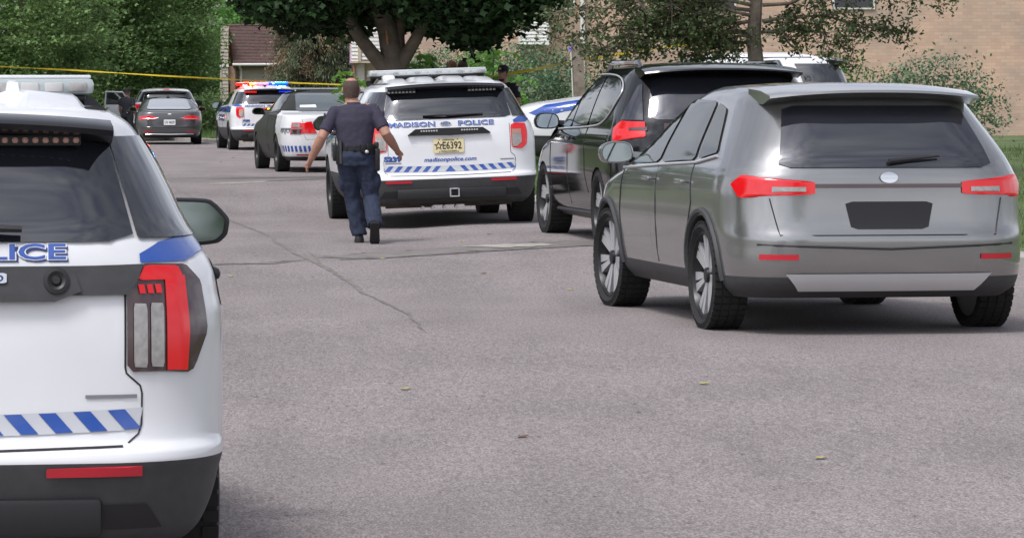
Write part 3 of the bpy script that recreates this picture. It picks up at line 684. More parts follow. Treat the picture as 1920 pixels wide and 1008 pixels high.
def police_saloon(label):
    t = empty('police_sedan'); tag(t, label, 'police sedan')
    hl = saloon_hull(5.15, 1.04, 1.535); W = hl.wrap; S = hl.side
    def fm(c):
        if c[2] < .30: return 2
        if c[2] > 1.15: return 1
        if abs(c[0]) > .62 and 1.15 < c[1] < 5.2: return 1
        if c[1] > 4.2: return 1
        return 0
    V, Fc, f = hl.mesh(fm)
    b = mesh_obj('body', V, Fc, ['paint_white', 'paint_duty_dark', 'black_plastic'], t, f); cut_wheels(b, hl, (1.12, 3.99), .38, .35, 1.04, 2)
    rw = saloon_common(t, hl, 1, 1, 'glass_light', (1.12, 3.99), .345, 'steel', 1)
    patch_obj('window_sticker', [(-.60, 1.20), (-.28, 1.20), (-.28, 1.255), (-.58, 1.245)], lambda u, v: W(u, v, .014), 'plate_white', rw, 3, 6)
    MB().box((.0, 2.35, 1.56), (1.1, .16, .035), .012).build('roof_light', 'lightbar_lens', t)
    for g in (-1, 1):
        tl = patch_obj('tail_light', [(g * .40, .735), (g * .92, .715), (g * .88, .93), (g * .50, .955)], lambda u, v: W(u, v, .012), 'red_lens', t, 8, 10)
        patch_obj('reversing_lens', [(g * .70, .725), (g * .90, .72), (g * .88, .80), (g * .70, .80)], lambda u, v: W(u, v, .017), 'smoke_lens', tl, 4, 6)
        patch_obj('reversing_lens', [(g * .72, .85), (g * .86, .85), (g * .86, .915), (g * .72, .915)], lambda u, v: W(u, v, .017), 'clear_lens', tl, 4, 6)
        patch_obj('chrome_strip', [(g * .66, .812), (g * 1.2, .80), (g * 1.2, .83), (g * .66, .84)], lambda u, v: W(u, v, .019), 'decal_grey', tl, 3, 8)
        for k in range(9):
            a = .50 + .085 * k
            patch_obj('chevron_stripe', [(g * a, .395), (g * (a + .048), .39), (g * (a + .075), .50), (g * (a + .03), .505)], lambda u, v: W(u, v, .006), 'decal_blue', t, 4, 3)
        patch_obj('reflector', [(g * .55, .32), (g * .78, .32), (g * .78, .345), (g * .55, .345)], lambda u, v: W(u, v, .006), 'red_reflector', t, 3, 4)
        patch_obj('blue_swoosh', [(g * .36, .70), (g * .40, .70), (g * .10, .93), (g * .04, .98)], lambda u, v: W(u, v, .006), 'decal_blue', t, 8, 4)
    text_obj('trunk_lettering', 'EMERGENCY', 'decal_navy', t, lambda u, v: W(u, v, .006), -.39, .62, .5, .045, .03)
    text_obj('unit_name', 'MAJOR', 'decal_grey', t, lambda u, v: W(u, v, .006), -1.25, .72, .42, .10, .04)
    outline_tube('trunk_seam', [(-.68, 1.06), (-.64, .70), (-.60, .62), (.60, .62), (.64, .70), (.68, 1.06)], lambda u, v: W(u, v, .001), .0032, 'ink', t, False, 5)
    patch_obj('bumper_insert', [(-.9, .20), (.9, .20), (.85, .30), (-.85, .30)], lambda u, v: W(u, max(v, .23), .01), 'black_plastic', t, 4, 16)
    return t

def grey_saloon(label):
    t = empty('grey_sedan'); tag(t, label, 'sedan')
    hl = saloon_hull(4.87, 1.03, 1.47); k = 1.47 / 1.535; q = 4.87 / 5.15; W = hl.wrap
    V, Fc, f = hl.mesh(lambda c: 1 if c[2] < .27 else 0)
    b = mesh_obj('body', V, Fc, ['paint_darkgrey', 'black_plastic'], t, f); cut_wheels(b, hl, (1.05, 3.9), .37, .34, 1.03, 1)
    rw = saloon_common(t, hl, k, q, 'glass_painted_sky', (1.05, 3.9), .335, 'twin', 1)
    for x in (-.3, .3): MB().box((x, 1.55, 1.12), (.34, .12, .2), .05).build('headrest', 'black_plastic', t)
    for g in (-1, 1):
        tl = patch_obj('tail_light', [(g * .36, .80), (g * .50, .765), (g * 1.0, .765), (g * .98, .87), (g * .62, .905), (g * .42, .86)], lambda u, v: W(u, v, .012), 'red_lens', t, 8, 10)
        outline_tube('chrome_strip', [(g * .34, .83), (g * .5, .80), (g * .85, .80)], lambda u, v: W(u, v, .018), .012, 'chrome', tl, False)
        patch_obj('reflector', [(g * .50, .385), (g * .82, .385), (g * .82, .42), (g * .50, .42)], lambda u, v: W(u, v, .010), 'red_reflector', t, 3, 5)
    plate(t, W, 0, .69, .36, .17, ('plate_white', 'UV 4629', .08, .84))
    patch_obj('oval_badge', [(.06 * math.cos(a * math.pi / 8), .945 + .022 * math.sin(a * math.pi / 8)) for a in range(16)], lambda u, v: W(u, v, .012), 'chrome', t, 6, 4)
    outline_tube('bumper_crease', [(-.85, .55), (0, .53), (.85, .55)], lambda u, v: W(u, v, .004), .012, 'black_gloss', t, False)
    outline_tube('chrome_bumper_strip', [(-.75, .33), (0, .32), (.75, .33)], lambda u, v: W(u, v, .008), .012, 'chrome', t, False)
    patch_obj('lower_bumper', [(-.8, .22), (.8, .22), (.86, .34), (-.86, .34)], lambda u, v: W(u, max(v, .225), .007), 'black_plastic', t, 4, 14)
    MB().rings([[(a * f, 2.0 + c * f * 2, z) for a, c in ((-.05, -.05), (.05, -.05), (.05, .05), (-.05, .05))] for z, f in ((1.455, 1), (1.48, .7), (1.53, .12))]).build('antenna_fin', 'black_gloss', t)
    return t

# ------------------------------------------------------------------ minivan and crossover on the right
def minivan(label):
    t = empty('minivan'); tag(t, label, 'minivan')
    hl = Hull([(.22, .28, 4.85, .95, .3, .3, .5, .5, 0), (.32, .06, 5.05, 1.04, .4, .4, .7, .6, .01), (.5, .01, 5.14, 1.09, .45, .46, .8, .65, .02), (.7, 0, 5.15, 1.11, .5, .5, .8, .7, .02), (.86, .02, 5.05, 1.11, .5, .5, .9, .75, .02),
               (.95, .03, 4.75, 1.11, .5, .5, .9, .75, .02), (1.02, .04, 4.35, 1.10, .5, .5, .8, .75, .02), (1.08, .05, 4.05, 1.085, .5, .5, .7, .75, .02), (1.14, .06, 3.9, 1.06, .5, .5, .6, .75, .03),
               (1.22, .08, 3.7, 1.035, .5, .48, .6, .7, .03), (1.4, .18, 3.32, .97, .5, .42, .5, .6, .04), (1.58, .30, 2.92, .89, .5, .36, .5, .55, .05), (1.68, .38, 2.66, .83, .45, .32, .5, .5, .05), (1.74, .47, 2.45, .76, .4, .3, .4, .4, .04)], 1.80)
    W = hl.wrap; S = hl.side
    V, Fc, f = hl.mesh(lambda c: 1 if c[2] < .27 else 0)
    b = mesh_obj('body', V, Fc, ['paint_black', 'black_plastic'], t, f); cut_wheels(b, hl, (1.02, 4.11), .395, .37, 1.11, 1)
    for g in (-1, 1):
        fn = lambda y, z, g=g: S(y, z, .010, g); ft = lambda y, z, g=g: S(y, z, .010, g)
        polys = (('front_door_window', [(2.66, 1.15), (3.60, 1.12), (3.02, 1.60), (2.66, 1.635)]), ('sliding_door_window', [(1.76, 1.17), (2.60, 1.15), (2.60, 1.64), (1.76, 1.65)]),
                 ('quarter_window', [(.98, 1.215), (1.70, 1.175), (1.70, 1.65), (1.02, 1.625), (.74, 1.53), (.76, 1.42)]))
        for n, p in polys: patch_obj(n, round_poly(p, .06, 1), fn, 'glass_smoke', t, 10, 10)
        outline_tube('chrome_trim', [(3.66, 1.105), (2.6, 1.13), (1.7, 1.15), (.95, 1.19), (.72, 1.42), (.69, 1.54), (1.0, 1.65), (1.72, 1.68), (2.65, 1.665), (3.05, 1.625)], ft, .009, 'alloy', t, False, 2, 3)
        outline_tube('door_seam', [(2.63, .36), (2.63, 1.14)], lambda y, z, g=g: S(y, z, .001, g), .0042, 'ink', t, False)
        outline_tube('door_seam', [(1.55, .50), (1.68, .7), (1.73, 1.16)], lambda y, z, g=g: S(y, z, .001, g), .0042, 'ink', t, False)
        outline_tube('door_seam', [(3.62, .36), (3.66, .8), (3.60, 1.12)], lambda y, z, g=g: S(y, z, .001, g), .0042, 'ink', t, False)
        outline_tube('slide_rail', [(.62, 1.02), (1.70, 1.00)], lambda y, z, g=g: S(y, z, .001, g), .008, 'ink', t, False)
        for y in (2.50, 2.80): MB().box(S(y, 1.03, .03, g), (.035, .2, .035), .012).build('door_handle', 'black_gloss', t)
        outline_tube('rocker_trim', [(1.5, .30), (3.6, .29)], lambda y, z, g=g: S(y, z, .01, g), .018, 'black_plastic', t, False)
        pts = [(g * (.72 - .02 * abs(k - 5) / 5), .75 + 1.75 * k / 10) for k in range(11)]
        MB().tube([(x, y, hl.roof(x * .97, y) + (.042 if 0 < k < 10 else -.02)) for k, (x, y) in enumerate(pts)], [(.02, .026)] * 11, 8).build('roof_rail', 'black_gloss', t)
        for y in (1.02, 4.11): build_wheel(t, g * .975, y, .365, .26, 'twin', 3 if y > 2 else 0)
        ol = [(-.135, -.085), (.11, -.09), (.145, -.01), (.10, .085), (-.12, .08)]
        add_mirror(t, g, g * .98, 3.40, 1.20, ol, .20, .15, 'paint_black')
        tl = patch_obj('tail_light', round_poly([(g * .80, 1.07), (g * 1.20, 1.02), (g * 1.25, 1.15), (g * 1.10, 1.222), (g * .80, 1.215)], .05, 1), lambda u, v: W(u, v, .012), 'red_lens', t, 8, 14)
        patch_obj('smoke_band', [(g * .78, 1.13), (g * .98, 1.125), (g * .98, 1.155), (g * .78, 1.165)], lambda u, v: W(u, v, .017), 'smoke_lens', tl, 4, 8)
        patch_obj('corner_window', [(g * .82, 1.23), (g * 1.12, 1.23), (g * .86, 1.56), (g * .80, 1.58)], lambda u, v: W(u, v, .010), 'glass_dark', t, 8, 6)
        patch_obj('reflector', [(g * .75, .42), (g * .98, .42), (g * .98, .45), (g * .75, .45)], lambda u, v: W(u, v, .01), 'red_reflector', t, 3, 4)
    patch_obj('rear_window', round_poly([(-.77, 1.235), (.77, 1.235), (.69, 1.64), (-.69, 1.64)], .06, 1), lambda u, v: W(u, v, .010), 'glass_dark', t, 12, 18)
    outline_tube('chrome_bar', [(-.6, 1.03), (.6, 1.03)], lambda u, v: W(u, v, .012), .014, 'chrome', t, False)
    rg = []
    for k in range(-8, 9):
        f = abs(k) / 8; x = .78 * k / 8
        rg.append([(x, y + .1 * f ** 3, z - .04 * f ** 2.4) for y, z in ((.62, 1.79), (.3, 1.765), (.13, 1.735), (.12, 1.72), (.34, 1.68), (.62, 1.70))])
    MB().rings(rg).build('spoiler', 'paint_black', t)
    patch_obj('tailgate_trim', [(-.62, 1.08), (.62, 1.08), (.62, 1.2), (-.62, 1.2)], lambda u, v: W(u, v, .011), 'smoke_lens', t, 4, 10)
    MB().box((0, .01, .36), (1.5, .06, .1), .02).build('lower_panel', 'black_plastic', t)
    plate(t, W, 0, .82, .36, .17, ('plate_white', '', 0, 0))
    return t

def crossover(label):
    t = empty('grey_crossover'); tag(t, label, 'suv')
    hl = Hull([(.24, .24, 4.35, .92, .3, .3, .5, .5, 0), (.33, .06, 4.55, 1.0, .4, .4, .7, .6, .01), (.48, .01, 4.64, 1.035, .45, .46, .8, .65, .02), (.62, 0, 4.67, 1.045, .5, .5, .8, .7, .02), (.72, .03, 4.65, 1.05, .5, .5, .9, .75, .02), (.9, .05, 4.5, 1.05, .5, .5, .9, .75, .02),
               (.97, .055, 4.2, 1.045, .5, .5, .8, .75, .02), (1.03, .06, 3.85, 1.035, .5, .5, .7, .75, .02), (1.08, .07, 3.65, 1.02, .5, .5, .6, .75, .03), (1.14, .09, 3.45, .99, .5, .48, .6, .7, .03),
               (1.22, .14, 3.25, .955, .5, .45, .6, .7, .04), (1.4, .30, 2.88, .86, .5, .4, .5, .6, .05), (1.54, .45, 2.55, .78, .5, .34, .5, .55, .05), (1.60, .55, 2.35, .72, .45, .3, .5, .5, .05), (1.63, .65, 2.15, .66, .4, .3, .4, .4, .04)], 1.665)
    W = hl.wrap; S = hl.side
    V, Fc, f = hl.mesh(lambda c: 1 if c[2] < .40 else 0)
    b = mesh_obj('body', V, Fc, ['paint_silver', 'cladding'], t, f); cut_wheels(b, hl, (.93, 3.70), .40, .37, 1.05, 1)
    for g in (-1, 1):
        fn = lambda y, z, g=g: S(y, z, .009, g)
        for n, p in (('front_door_window', [(2.22, 1.10), (3.22, 1.06), (2.60, 1.52), (2.22, 1.54)]), ('rear_door_window', [(1.28, 1.13), (2.15, 1.10), (2.15, 1.54), (1.42, 1.53)]), ('quarter_window', [(.80, 1.19), (1.20, 1.14), (1.34, 1.52), (1.10, 1.48)])):
            patch_obj(n, round_poly(p, .06, 1), fn, 'glass_smoke', t, 9, 9)
        outline_tube('chrome_trim', [(3.30, 1.035), (2.2, 1.08), (1.2, 1.115), (.76, 1.165)], fn, .010, 'alloy', t, False)
        for yy, zz in ((.93, .37), (3.70, .37)):
            arc = [(yy + .43 * math.cos(a), zz + .43 * math.sin(a)) for a in np.linspace(-.05, math.pi + .05, 15)]
            outline_tube('arch_trim', arc, lambda y, z, g=g: S(y, z, .004, g), .022, 'cladding', t, False, 2)
        outline_tube('door_seam', [(2.18, .40), (2.19, 1.09)], lambda y, z, g=g: S(y, z, .001, g), .0042, 'ink', t, False)
        outline_tube('door_seam', [(1.38, .52), (1.20, .85), (1.24, 1.12)], lambda y, z, g=g: S(y, z, .001, g), .0042, 'ink', t, False)
        outline_tube('door_seam', [(3.24, .40), (3.28, .75), (3.20, 1.06)], lambda y, z, g=g: S(y, z, .001, g), .0042, 'ink', t, False)
        for y in (1.42, 2.36): MB().box(S(y, .98, .03, g), (.035, .2, .03), .012).build('door_handle', 'paint_silver', t)
        for y in (.93, 3.70): build_wheel(t, g * .925, y, .362, .25, 'turbine', 4 if y > 2 else 0)
        add_mirror(t, g, g * .95, 3.08, 1.155, [(-.125, -.075), (.10, -.085), (.14, -.02), (.12, .055), (.03, .085), (-.11, .07)], .16, .14, 'paint_silver')
        tl = patch_obj('tail_light', round_poly([(g * .50, .93), (g * 1.02, .90), (g * 1.10, .99), (g * 1.0, 1.05), (g * .50, 1.01)], .06, 1), lambda u, v: W(u, v, .012), 'red_lens', t, 8, 12)
        patch_obj('reversing_lens', [(g * .56, .945), (g * .78, .94), (g * .78, .975), (g * .56, .975)], lambda u, v: W(u, v, .017), 'clear_lens', tl, 3, 6)
        patch_obj('reflector', [(g * .62, .50), (g * .88, .50), (g * .88, .535), (g * .62, .535)], lambda u, v: W(u, v, .01), 'red_reflector', t, 3, 4)
    rw = patch_obj('rear_window', round_poly([(-.74, 1.10), (.74, 1.10), (.62, 1.50), (-.62, 1.50)], .06, 1), lambda u, v: W(u, v, .010), 'glass_dark', t, 12, 18)
    MB().tube([W(.0, 1.13, .04), W(.35, 1.16, .035)], [.018, .008], 6).build('wiper', 'black_plastic', rw)
    rg = []
    for k in range(-8, 9):
        f = abs(k) / 8; x = .72 * k / 8
        rg.append([(x, y + .1 * f ** 3, z - .04 * f ** 2.4) for y, z in ((.8, 1.66), (.5, 1.645), (.27, 1.612), (.265, 1.595), (.44, 1.555), (.8, 1.57))])
    MB().rings(rg).build('spoiler', 'paint_silver', t)
    patch_obj('light_bar', [(-.5, .97), (.5, .97), (.5, .995), (-.5, .995)], lambda u, v: W(u, v, .012), 'smoke_lens', t, 3, 12)
    outline_tube('tailgate_seam', [(-.80, .90), (-.74, .66), (.74, .66), (.80, .90)], lambda u, v: W(u, v, .001), .0042, 'ink', t, False, 6)
    patch_obj('skid_panel', [(-.6, .30), (.6, .30), (.7, .41), (-.7, .41)], lambda u, v: W(u, v, .012), 'alloy', t, 4, 12)
    patch_obj('plate_recess', round_poly([(-.26, .70), (.26, .70), (.30, .88), (-.30, .88)], .08, 1), lambda u, v: W(u, v, .004), 'black_plastic', t, 5, 8)
    patch_obj('badge', [(.06 * math.cos(a * math.pi / 10), 1.035 + .035 * math.sin(a * math.pi / 10)) for a in range(20)], lambda u, v: W(u, v, .014), 'chrome', t, 8, 5)
    outline_tube('bumper_crease', [(-.9, .60), (0, .57), (.9, .60)], lambda u, v: W(u, v, .0), .009, 'ink', t, False, 6)
    return t
# ------------------------------------------------------------------ people
def remeshed(name, mb, m, parent, voxel, smooth=6, folds=0.0):
    o = mesh_obj(name, mb.v, mb.f, m)
    r = o.modifiers.new('r', 'REMESH'); r.mode = 'VOXEL'; r.voxel_size = voxel
    s = o.modifiers.new('s', 'SMOOTH'); s.iterations = smooth; s.factor = .5
    bpy.context.view_layer.update()
    me = bpy.data.meshes.new_from_object(o.evaluated_get(bpy.context.evaluated_depsgraph_get()))
    o.modifiers.clear(); old = o.data; o.data = me; bpy.data.meshes.remove(old)
    if folds:      # cloth creases
        from mathutils import noise as mn
        nv = [v.normal.copy() for v in me.vertices]
        for v, nn in zip(me.vertices, nv):
            c = v.co; w = abs(mn.noise(Vector((c.x * 9 + c.z * 7, c.y * 5, c.z * 6 - c.x * 8)))) + .5 * abs(mn.noise(Vector((c.x * 17, c.y * 17 + 5, c.z * 30 + c.x * 14))))
            v.co = c + nn * folds * (w - .35)
    me.polygons.foreach_set('use_smooth', [True] * len(me.polygons)); o.parent = parent
    return o

def ell_ring(c, rx, ry, n=20, tilt=0.0, sq=2.4):
    out = []
    for k in range(n):
        a = 2 * math.pi * k / n; ca, sa = math.cos(a), math.sin(a)
        x = rx * math.copysign(abs(ca) ** (2 / sq), ca); y = ry * math.copysign(abs(sa) ** (2 / sq), sa)
        out.append((c[0] + x, c[1] + y, c[2] + x * tilt))
    return out

STAND = dict(sh_l=(-.205, 0, 1.42), sh_r=(.205, 0, 1.42), el_l=(-.27, -.03, 1.14), el_r=(.27, -.03, 1.14), wr_l=(-.27, .06, .90), wr_r=(.27, .06, .90),
             hip_l=(-.10, 0, .93), hip_r=(.10, 0, .93), kn_l=(-.11, .02, .50), kn_r=(.11, .02, .50), an_l=(-.115, -.02, .09), an_r=(.115, -.02, .09), toe_l=0, toe_r=0, head=(0, .02, 1.60), lean=0.0)

def hand(mb, w, e, g, s=1.0):
    w = Vector(w); d = (w - Vector(e)).normalized(); sidev = d.cross(Vector((0, 1, 0))); sidev.normalize(); fwd = sidev.cross(d).normalized()
    palm = w + d * .05 * s
    mb.tube([w - d * .02, w + d * .02, palm, palm + d * .045], [(.03, .024), (.034, .022), (.044, .02), (.042, .016)], 12)
    for k, ln in enumerate((.072, .08, .075, .058)):
        b = palm + d * .035 + fwd * (.032 - .021 * k)
        q = b + d * ln * .5 - sidev * g * .008; r = b + d * ln * .92 - sidev * g * .030
        mb.tube([b - d * .02, q, r], [.0105, .0095, .008], 8)
    b = w + d * .03 + fwd * .03; mb.tube([b, b + d * .028 + fwd * .028, b + d * .065 + fwd * .034 - sidev * g * .012], [.014, .012, .009], 8)

def person(label, pose=None, skin='skin', shirt='shirt_navy', trousers='trouser_navy', hair='hair', cap=False, police=True, vox=.011, cat='person', ws=1.07, bald=False, vest=False, full=True, group=None):
    J = dict(STAND); J.update(pose or {}); t = empty('person'); tag(t, label, cat, group)
    V = lambda k: Vector(J[k]); hd = V('head'); hipc = (V('hip_l') + V('hip_r')) / 2; shc = (V('sh_l') + V('sh_r')) / 2
    tl = (V('sh_r').z - V('sh_l').z) / max(.2, V('sh_r').x - V('sh_l').x)
    # body: one continuous skin surface
    b = MB()
    b.rings([ell_ring((hipc.x, hipc.y, hipc.z - .06), .15, .10), ell_ring((hipc.x, hipc.y, hipc.z + .06), .16, .105), ell_ring(hipc * .55 + shc * .45, .145, .10), ell_ring(hipc * .2 + shc * .8, .17, .11), ell_ring(shc, .16, .085), ell_ring(shc * .6 + hd * .4, .07, .065), ell_ring(hd - Vector((0, .015, .06)), .058, .06)])
    # head: skull, jaw, nose, ears, neck
    b.tube([shc + Vector((0, -.01, .0)), hd - Vector((0, .02, .08)), hd - Vector((0, .01, .02))], [.068, .062, .06], 14)
    b.ellipsoid(hd + Vector((0, -.012, .045)), (.078, .096, .098), 20, 14); b.ellipsoid(hd + Vector((0, .022, -.03)), (.060, .068, .075), 16, 12)
    b.tube([hd + Vector((0, .09, .035)), hd + Vector((0, .112, -.005)), hd + Vector((0, .088, -.015))], [.010, .017, .014], 8)
    for g in (-1, 1): b.ellipsoid(hd + Vector((g * .083, -.008, .012)), (.012, .022, .034), 10, 8)
    b.ellipsoid(hd + Vector((0, .085, -.048)), (.026, .014, .010), 10, 6)
    for s_, g in (('l', -1), ('r', 1)):
        sh, el, wr = V('sh_' + s_), V('el_' + s_), V('wr_' + s_)
        b.tube([shc * .4 + sh * .6, sh, sh.lerp(el, .45), el, el.lerp(wr, .28), el.lerp(wr, .7), wr], [.062, .064, .058, .049, .052, .042, .032], 14)
        hand(b, wr, el, g)
        hp, kn, an = V('hip_' + s_), V('kn_' + s_), V('an_' + s_)
        b.tube([hp + Vector((0, 0, .04)), hp.lerp(kn, .3), kn, kn.lerp(an, .35), an], [.088, .08, .054, .054, .036], 14)
    b.v = [(x * ws, y, z) for x, y, z in b.v]
    o = remeshed('body', b, skin, t, min(vox, .0075) if full else vox, 4)
    # eyes and brows
    for g in (-1, 1):
        MB().ellipsoid(hd + Vector((g * .032 * ws, .078, .022)), (.013, .008, .007), 10, 6).build('eye', 'patch_white', t)
        MB().box(hd + Vector((g * .032 * ws, .083, .042)), (.034, .01, .008), .003).build('eyebrow', hair, t)
    # hair
    hm = MB(); rg = []
    for i in range(1, 11):
        th = math.pi * i / 11 * .62
        rg.append([(hd.x + .0825 * math.sin(th) * math.cos(2 * math.pi * k / 28), hd.y - .014 + .101 * math.sin(th) * math.sin(2 * math.pi * k / 28), hd.z + .046 + .1035 * math.cos(th)) for k in range(28)])
    fc = []; vv = [p for r in rg for p in r]
    for i in range(9):
        for k in range(28):
            a = 2 * math.pi * (k + .5) / 28; fwd = math.sin(a); lev = i
            if fwd > .35 and lev > 4: continue
            if bald and lev < 4 and fwd < .7: continue
            fc.append((i * 28 + k, i * 28 + (k + 1) % 28, (i + 1) * 28 + (k + 1) % 28, (i + 1) * 28 + k))
    if not bald: fc.append(tuple(range(28)))
    if bald:   # hair carries on down the nape
        base = len(vv)
        for i, (dz, f) in enumerate(((.046 + .1035 * math.cos(math.pi * 10 / 11 * .62), 1.0), (-.03, .95), (-.062, .86))):
            vv += [(hd.x + .0825 * f * math.cos(2 * math.pi * k / 28), hd.y - .016 + .101 * f * math.sin(2 * math.pi * k / 28), hd.z + dz) for k in range(28)]
        fc += [(base + i * 28 + k, base + i * 28 + k + 1, base + (i + 1) * 28 + k + 1, base + (i + 1) * 28 + k) for i in range(2) for k in range(15, 27)]
    mesh_obj('hair', [((x - hd.x) * ws + hd.x * ws, y, z) for x, y, z in vv], fc, hair, t, None, True, 80)
    # shirt with short sleeves
    s = MB()
    s.rings([ell_ring((hipc.x, hipc.y, hipc.z + .05), .172, .122), ell_ring(hipc * .75 + shc * .25, .170, .120), ell_ring(hipc * .5 + shc * .5, .185, .128), ell_ring(hipc * .22 + shc * .78, .205, .135, tilt=tl), ell_ring(shc + Vector((0, -.005, -.02)), .20, .115, tilt=tl), ell_ring(shc + Vector((0, -.01, .035)), .135, .09, tilt=tl), ell_ring(shc * .78 + hd * .22 + Vector((0, -.01, .02)), .083, .078)])
    for s_ in ('l', 'r'):
        sh, el = V('sh_' + s_), V('el_' + s_)
        s.tube([shc * .5 + sh * .5 - Vector((0, 0, .02)), sh + Vector((0, 0, -.005)), sh.lerp(el, .4), sh.lerp(el, .78)], [.08, .072, .066, .068], 16)
    s.v = [(x * ws, y, z) for x, y, z in s.v]
    remeshed('shirt', s, shirt, t, vox, 8, .007)
    cl = MB(); nb = shc * .74 + hd * .26 + Vector((0, -.008, .0))
    cl.tube([nb + Vector((0, 0, -.005)), nb + Vector((0, .002, .028))], [.080, .072], 18); cl.v = [(x * ws, y, z) for x, y, z in cl.v]; cl.build('collar', shirt, t)
    # trousers
    q = MB()
    q.rings([ell_ring((hipc.x, hipc.y - .01, hipc.z - .10), .165, .12), ell_ring((hipc.x, hipc.y - .01, hipc.z), .185, .135), ell_ring((hipc.x, hipc.y, hipc.z + .08), .172, .12)])
    for s_ in ('l', 'r'):
        hp, kn, an = V('hip_' + s_), V('kn_' + s_), V('an_' + s_); sd = (kn - hp)
        q.tube([hp + Vector((0, 0, .04)), hp.lerp(kn, .18), hp.lerp(kn, .6), kn, kn.lerp(an, .3), kn.lerp(an, .75), an + Vector((0, -.01, -.01))], [.10, .108, .092, .082, .084, .078, .076], 16)
        if full and police: g = -1 if s_ == 'l' else 1; q.ellipsoid(hp.lerp(kn, .62) + Vector((g * .075, 0, 0)), (.045, .07, .10), 10, 8)
    q.v = [(x * ws, y, z) for x, y, z in q.v]
    remeshed('trousers', q, trousers, t, vox, 6, .015)
    # shoes
    for s_ in ('l', 'r'):
        an = V('an_' + s_); p = J['toe_' + s_]; rot = Matrix.Rotation(R(p), 3, 'X')
        sh_ = MB(); rg = []
        for y, wd, zt in ((-.075, .03, .05), (-.06, .042, .085), (0, .045, .095), (.07, .047, .065), (.14, .05, .045), (.19, .04, .03), (.205, .02, .015)):
            rg.append([Vector((a * wd, y, -.085 + c * zt)) for a, c in ((-1, 0), (-1, .5), (-.7, 1), (.7, 1), (1, .5), (1, 0))])
        rg = [[tuple(an + rot @ v) for v in r_] for r_ in rg]; sh_.rings(rg); sh_.v = [(an.x * ws + (x - an.x) * 1.05, y, z) for x, y, z in sh_.v]
        sh_.build('shoe', 'leather', t, True, 50)
    # belt and what hangs on it
    if police:
        bz = hipc.z + .085; bl = MB(); n = 28
        rr = lambda k, e: (hipc.x + (.176 + e) * math.cos(2 * math.pi * k / n), hipc.y + (.126 + e) * math.sin(2 * math.pi * k / n))
        for z0 in (0,):
            bl.rings([[(*rr(k, e), bz + dz + .02 * (hipc.x and 0)) for k in range(n)] for dz, e in ((-.027, -.01), (-.027, .010), (.027, .010), (.027, -.01))], True, False)
        bl.v = [(x * ws, y, z) for x, y, z in bl.v]; belt = bl.build('duty_belt', 'leather', t)
        def on_belt(a, dz, size, nm, m='leather', bev=.01):
            c = Vector((hipc.x * ws + (.176 + size[1] / 2) * ws * math.cos(a), hipc.y + (.128 + size[1] / 2) * math.sin(a), bz + dz))
            return MB().box(c, size, bev, Matrix.Rotation(a - math.pi / 2, 3, 'Z')).build(nm, m, belt)
        on_belt(R(-8), -.12, (.10, .06, .24), 'holster', bev=.02); on_belt(R(-8), .03, (.06, .05, .07), 'pistol_grip', bev=.015)
        on_belt(R(-48), -.0, (.085, .045, .10), 'belt_pouch'); on_belt(R(-68), -.0, (.065, .04, .085), 'belt_pouch')
        on_belt(R(188), -.05, (.085, .05, .17), 'radio', bev=.012); on_belt(R(212), -.07, (.05, .045, .20), 'baton_holder', bev=.012)
        c = Vector((hipc.x * ws + .20 * ws * math.cos(R(222)), hipc.y + .15 * math.sin(R(222)), bz)); MB().tube([c + Vector((0, 0, .08)), c + Vector((.004, 0, -.16))], [.015, .017], 10).build('baton', 'cladding', belt)
        for a in (-95, -120, -150): on_belt(R(a), 0, (.022, .012, .058), 'belt_keeper', bev=.004)
        MB().tube([c + Vector((-.05, .02, .12)), c + Vector((-.055, .02, .04))], .006, 6).build('radio_antenna', 'leather', belt)
        MB().ellipsoid((hipc.x + .11, hipc.y - .15, bz - .035), (.022, .012, .018), 8, 6).build('key_ring', 'alloy', belt)
    if vest:
        vb = MB(); vb.rings([ell_ring(hipc * .62 + shc * .38, .20, .15), ell_ring(hipc * .4 + shc * .6, .215, .158), ell_ring(hipc * .12 + shc * .88, .20, .15)]); vb.v = [(x * ws, y, z) for x, y, z in vb.v]
        ve = vb.build('vest', 'leather', t)
        MB().ellipsoid(shc + Vector((-.09, .15, -.09)), (.032, .014, .042), 12, 8).build('badge', 'gold', ve)
        MB().box(shc + Vector((.09, .155, -.07)), (.06, .035, .11), .01).build('shoulder_radio', 'black_plastic', ve)
        for g in (-1, 1): MB().tube([shc + Vector((g * .11, .12, -.06)), shc + Vector((g * .12, .03, .055)), shc + Vector((g * .11, -.10, -.05))], [(.035, .012)] * 3, 8).build('vest_strap', 'leather', ve)
    if police:
        for s_, g in (('l', -1), ('r', 1)):
            sh, el = V('sh_' + s_), V('el_' + s_); c = sh.lerp(el, .22); MB().ellipsoid((c.x * ws + g * .075, c.y, c.z), (.014, .042, .048), 12, 8).build('sleeve_patch', 'patch_white' if vest else 'shirt_navy', t)
    if cap:
        cp = MB(); c = hd + Vector((0, -.01, .082))
        cp.rings([[(c.x + .088 * f * math.cos(2 * math.pi * k / 24), c.y + .106 * f * math.sin(2 * math.pi * k / 24), c.z + dz) for k in range(24)] for dz, f in ((-.012, 1.0), (.03, 1.02), (.07, .9), (.092, .62), (.10, .2))])
        cap_o = cp.build('cap', 'uniform_dark', t)
        cv = [(c.x + .078 * math.sin(a), c.y + .075 + .10 * math.cos(a) * (1 if r_ else .3), c.z - .008 - (.018 if r_ else 0)) for r_ in (0, 1) for a in np.linspace(-1.45, 1.45, 11)]
        mesh_obj('visor', cv, [(k, k + 1, 12 + k, 11 + k) for k in range(10)], 'uniform_dark', cap_o, None, True)
        MB().ellipsoid(c + Vector((0, .104, .03)), (.024, .008, .022), 10, 6).build('cap_badge', 'gold', cap_o)
    return t

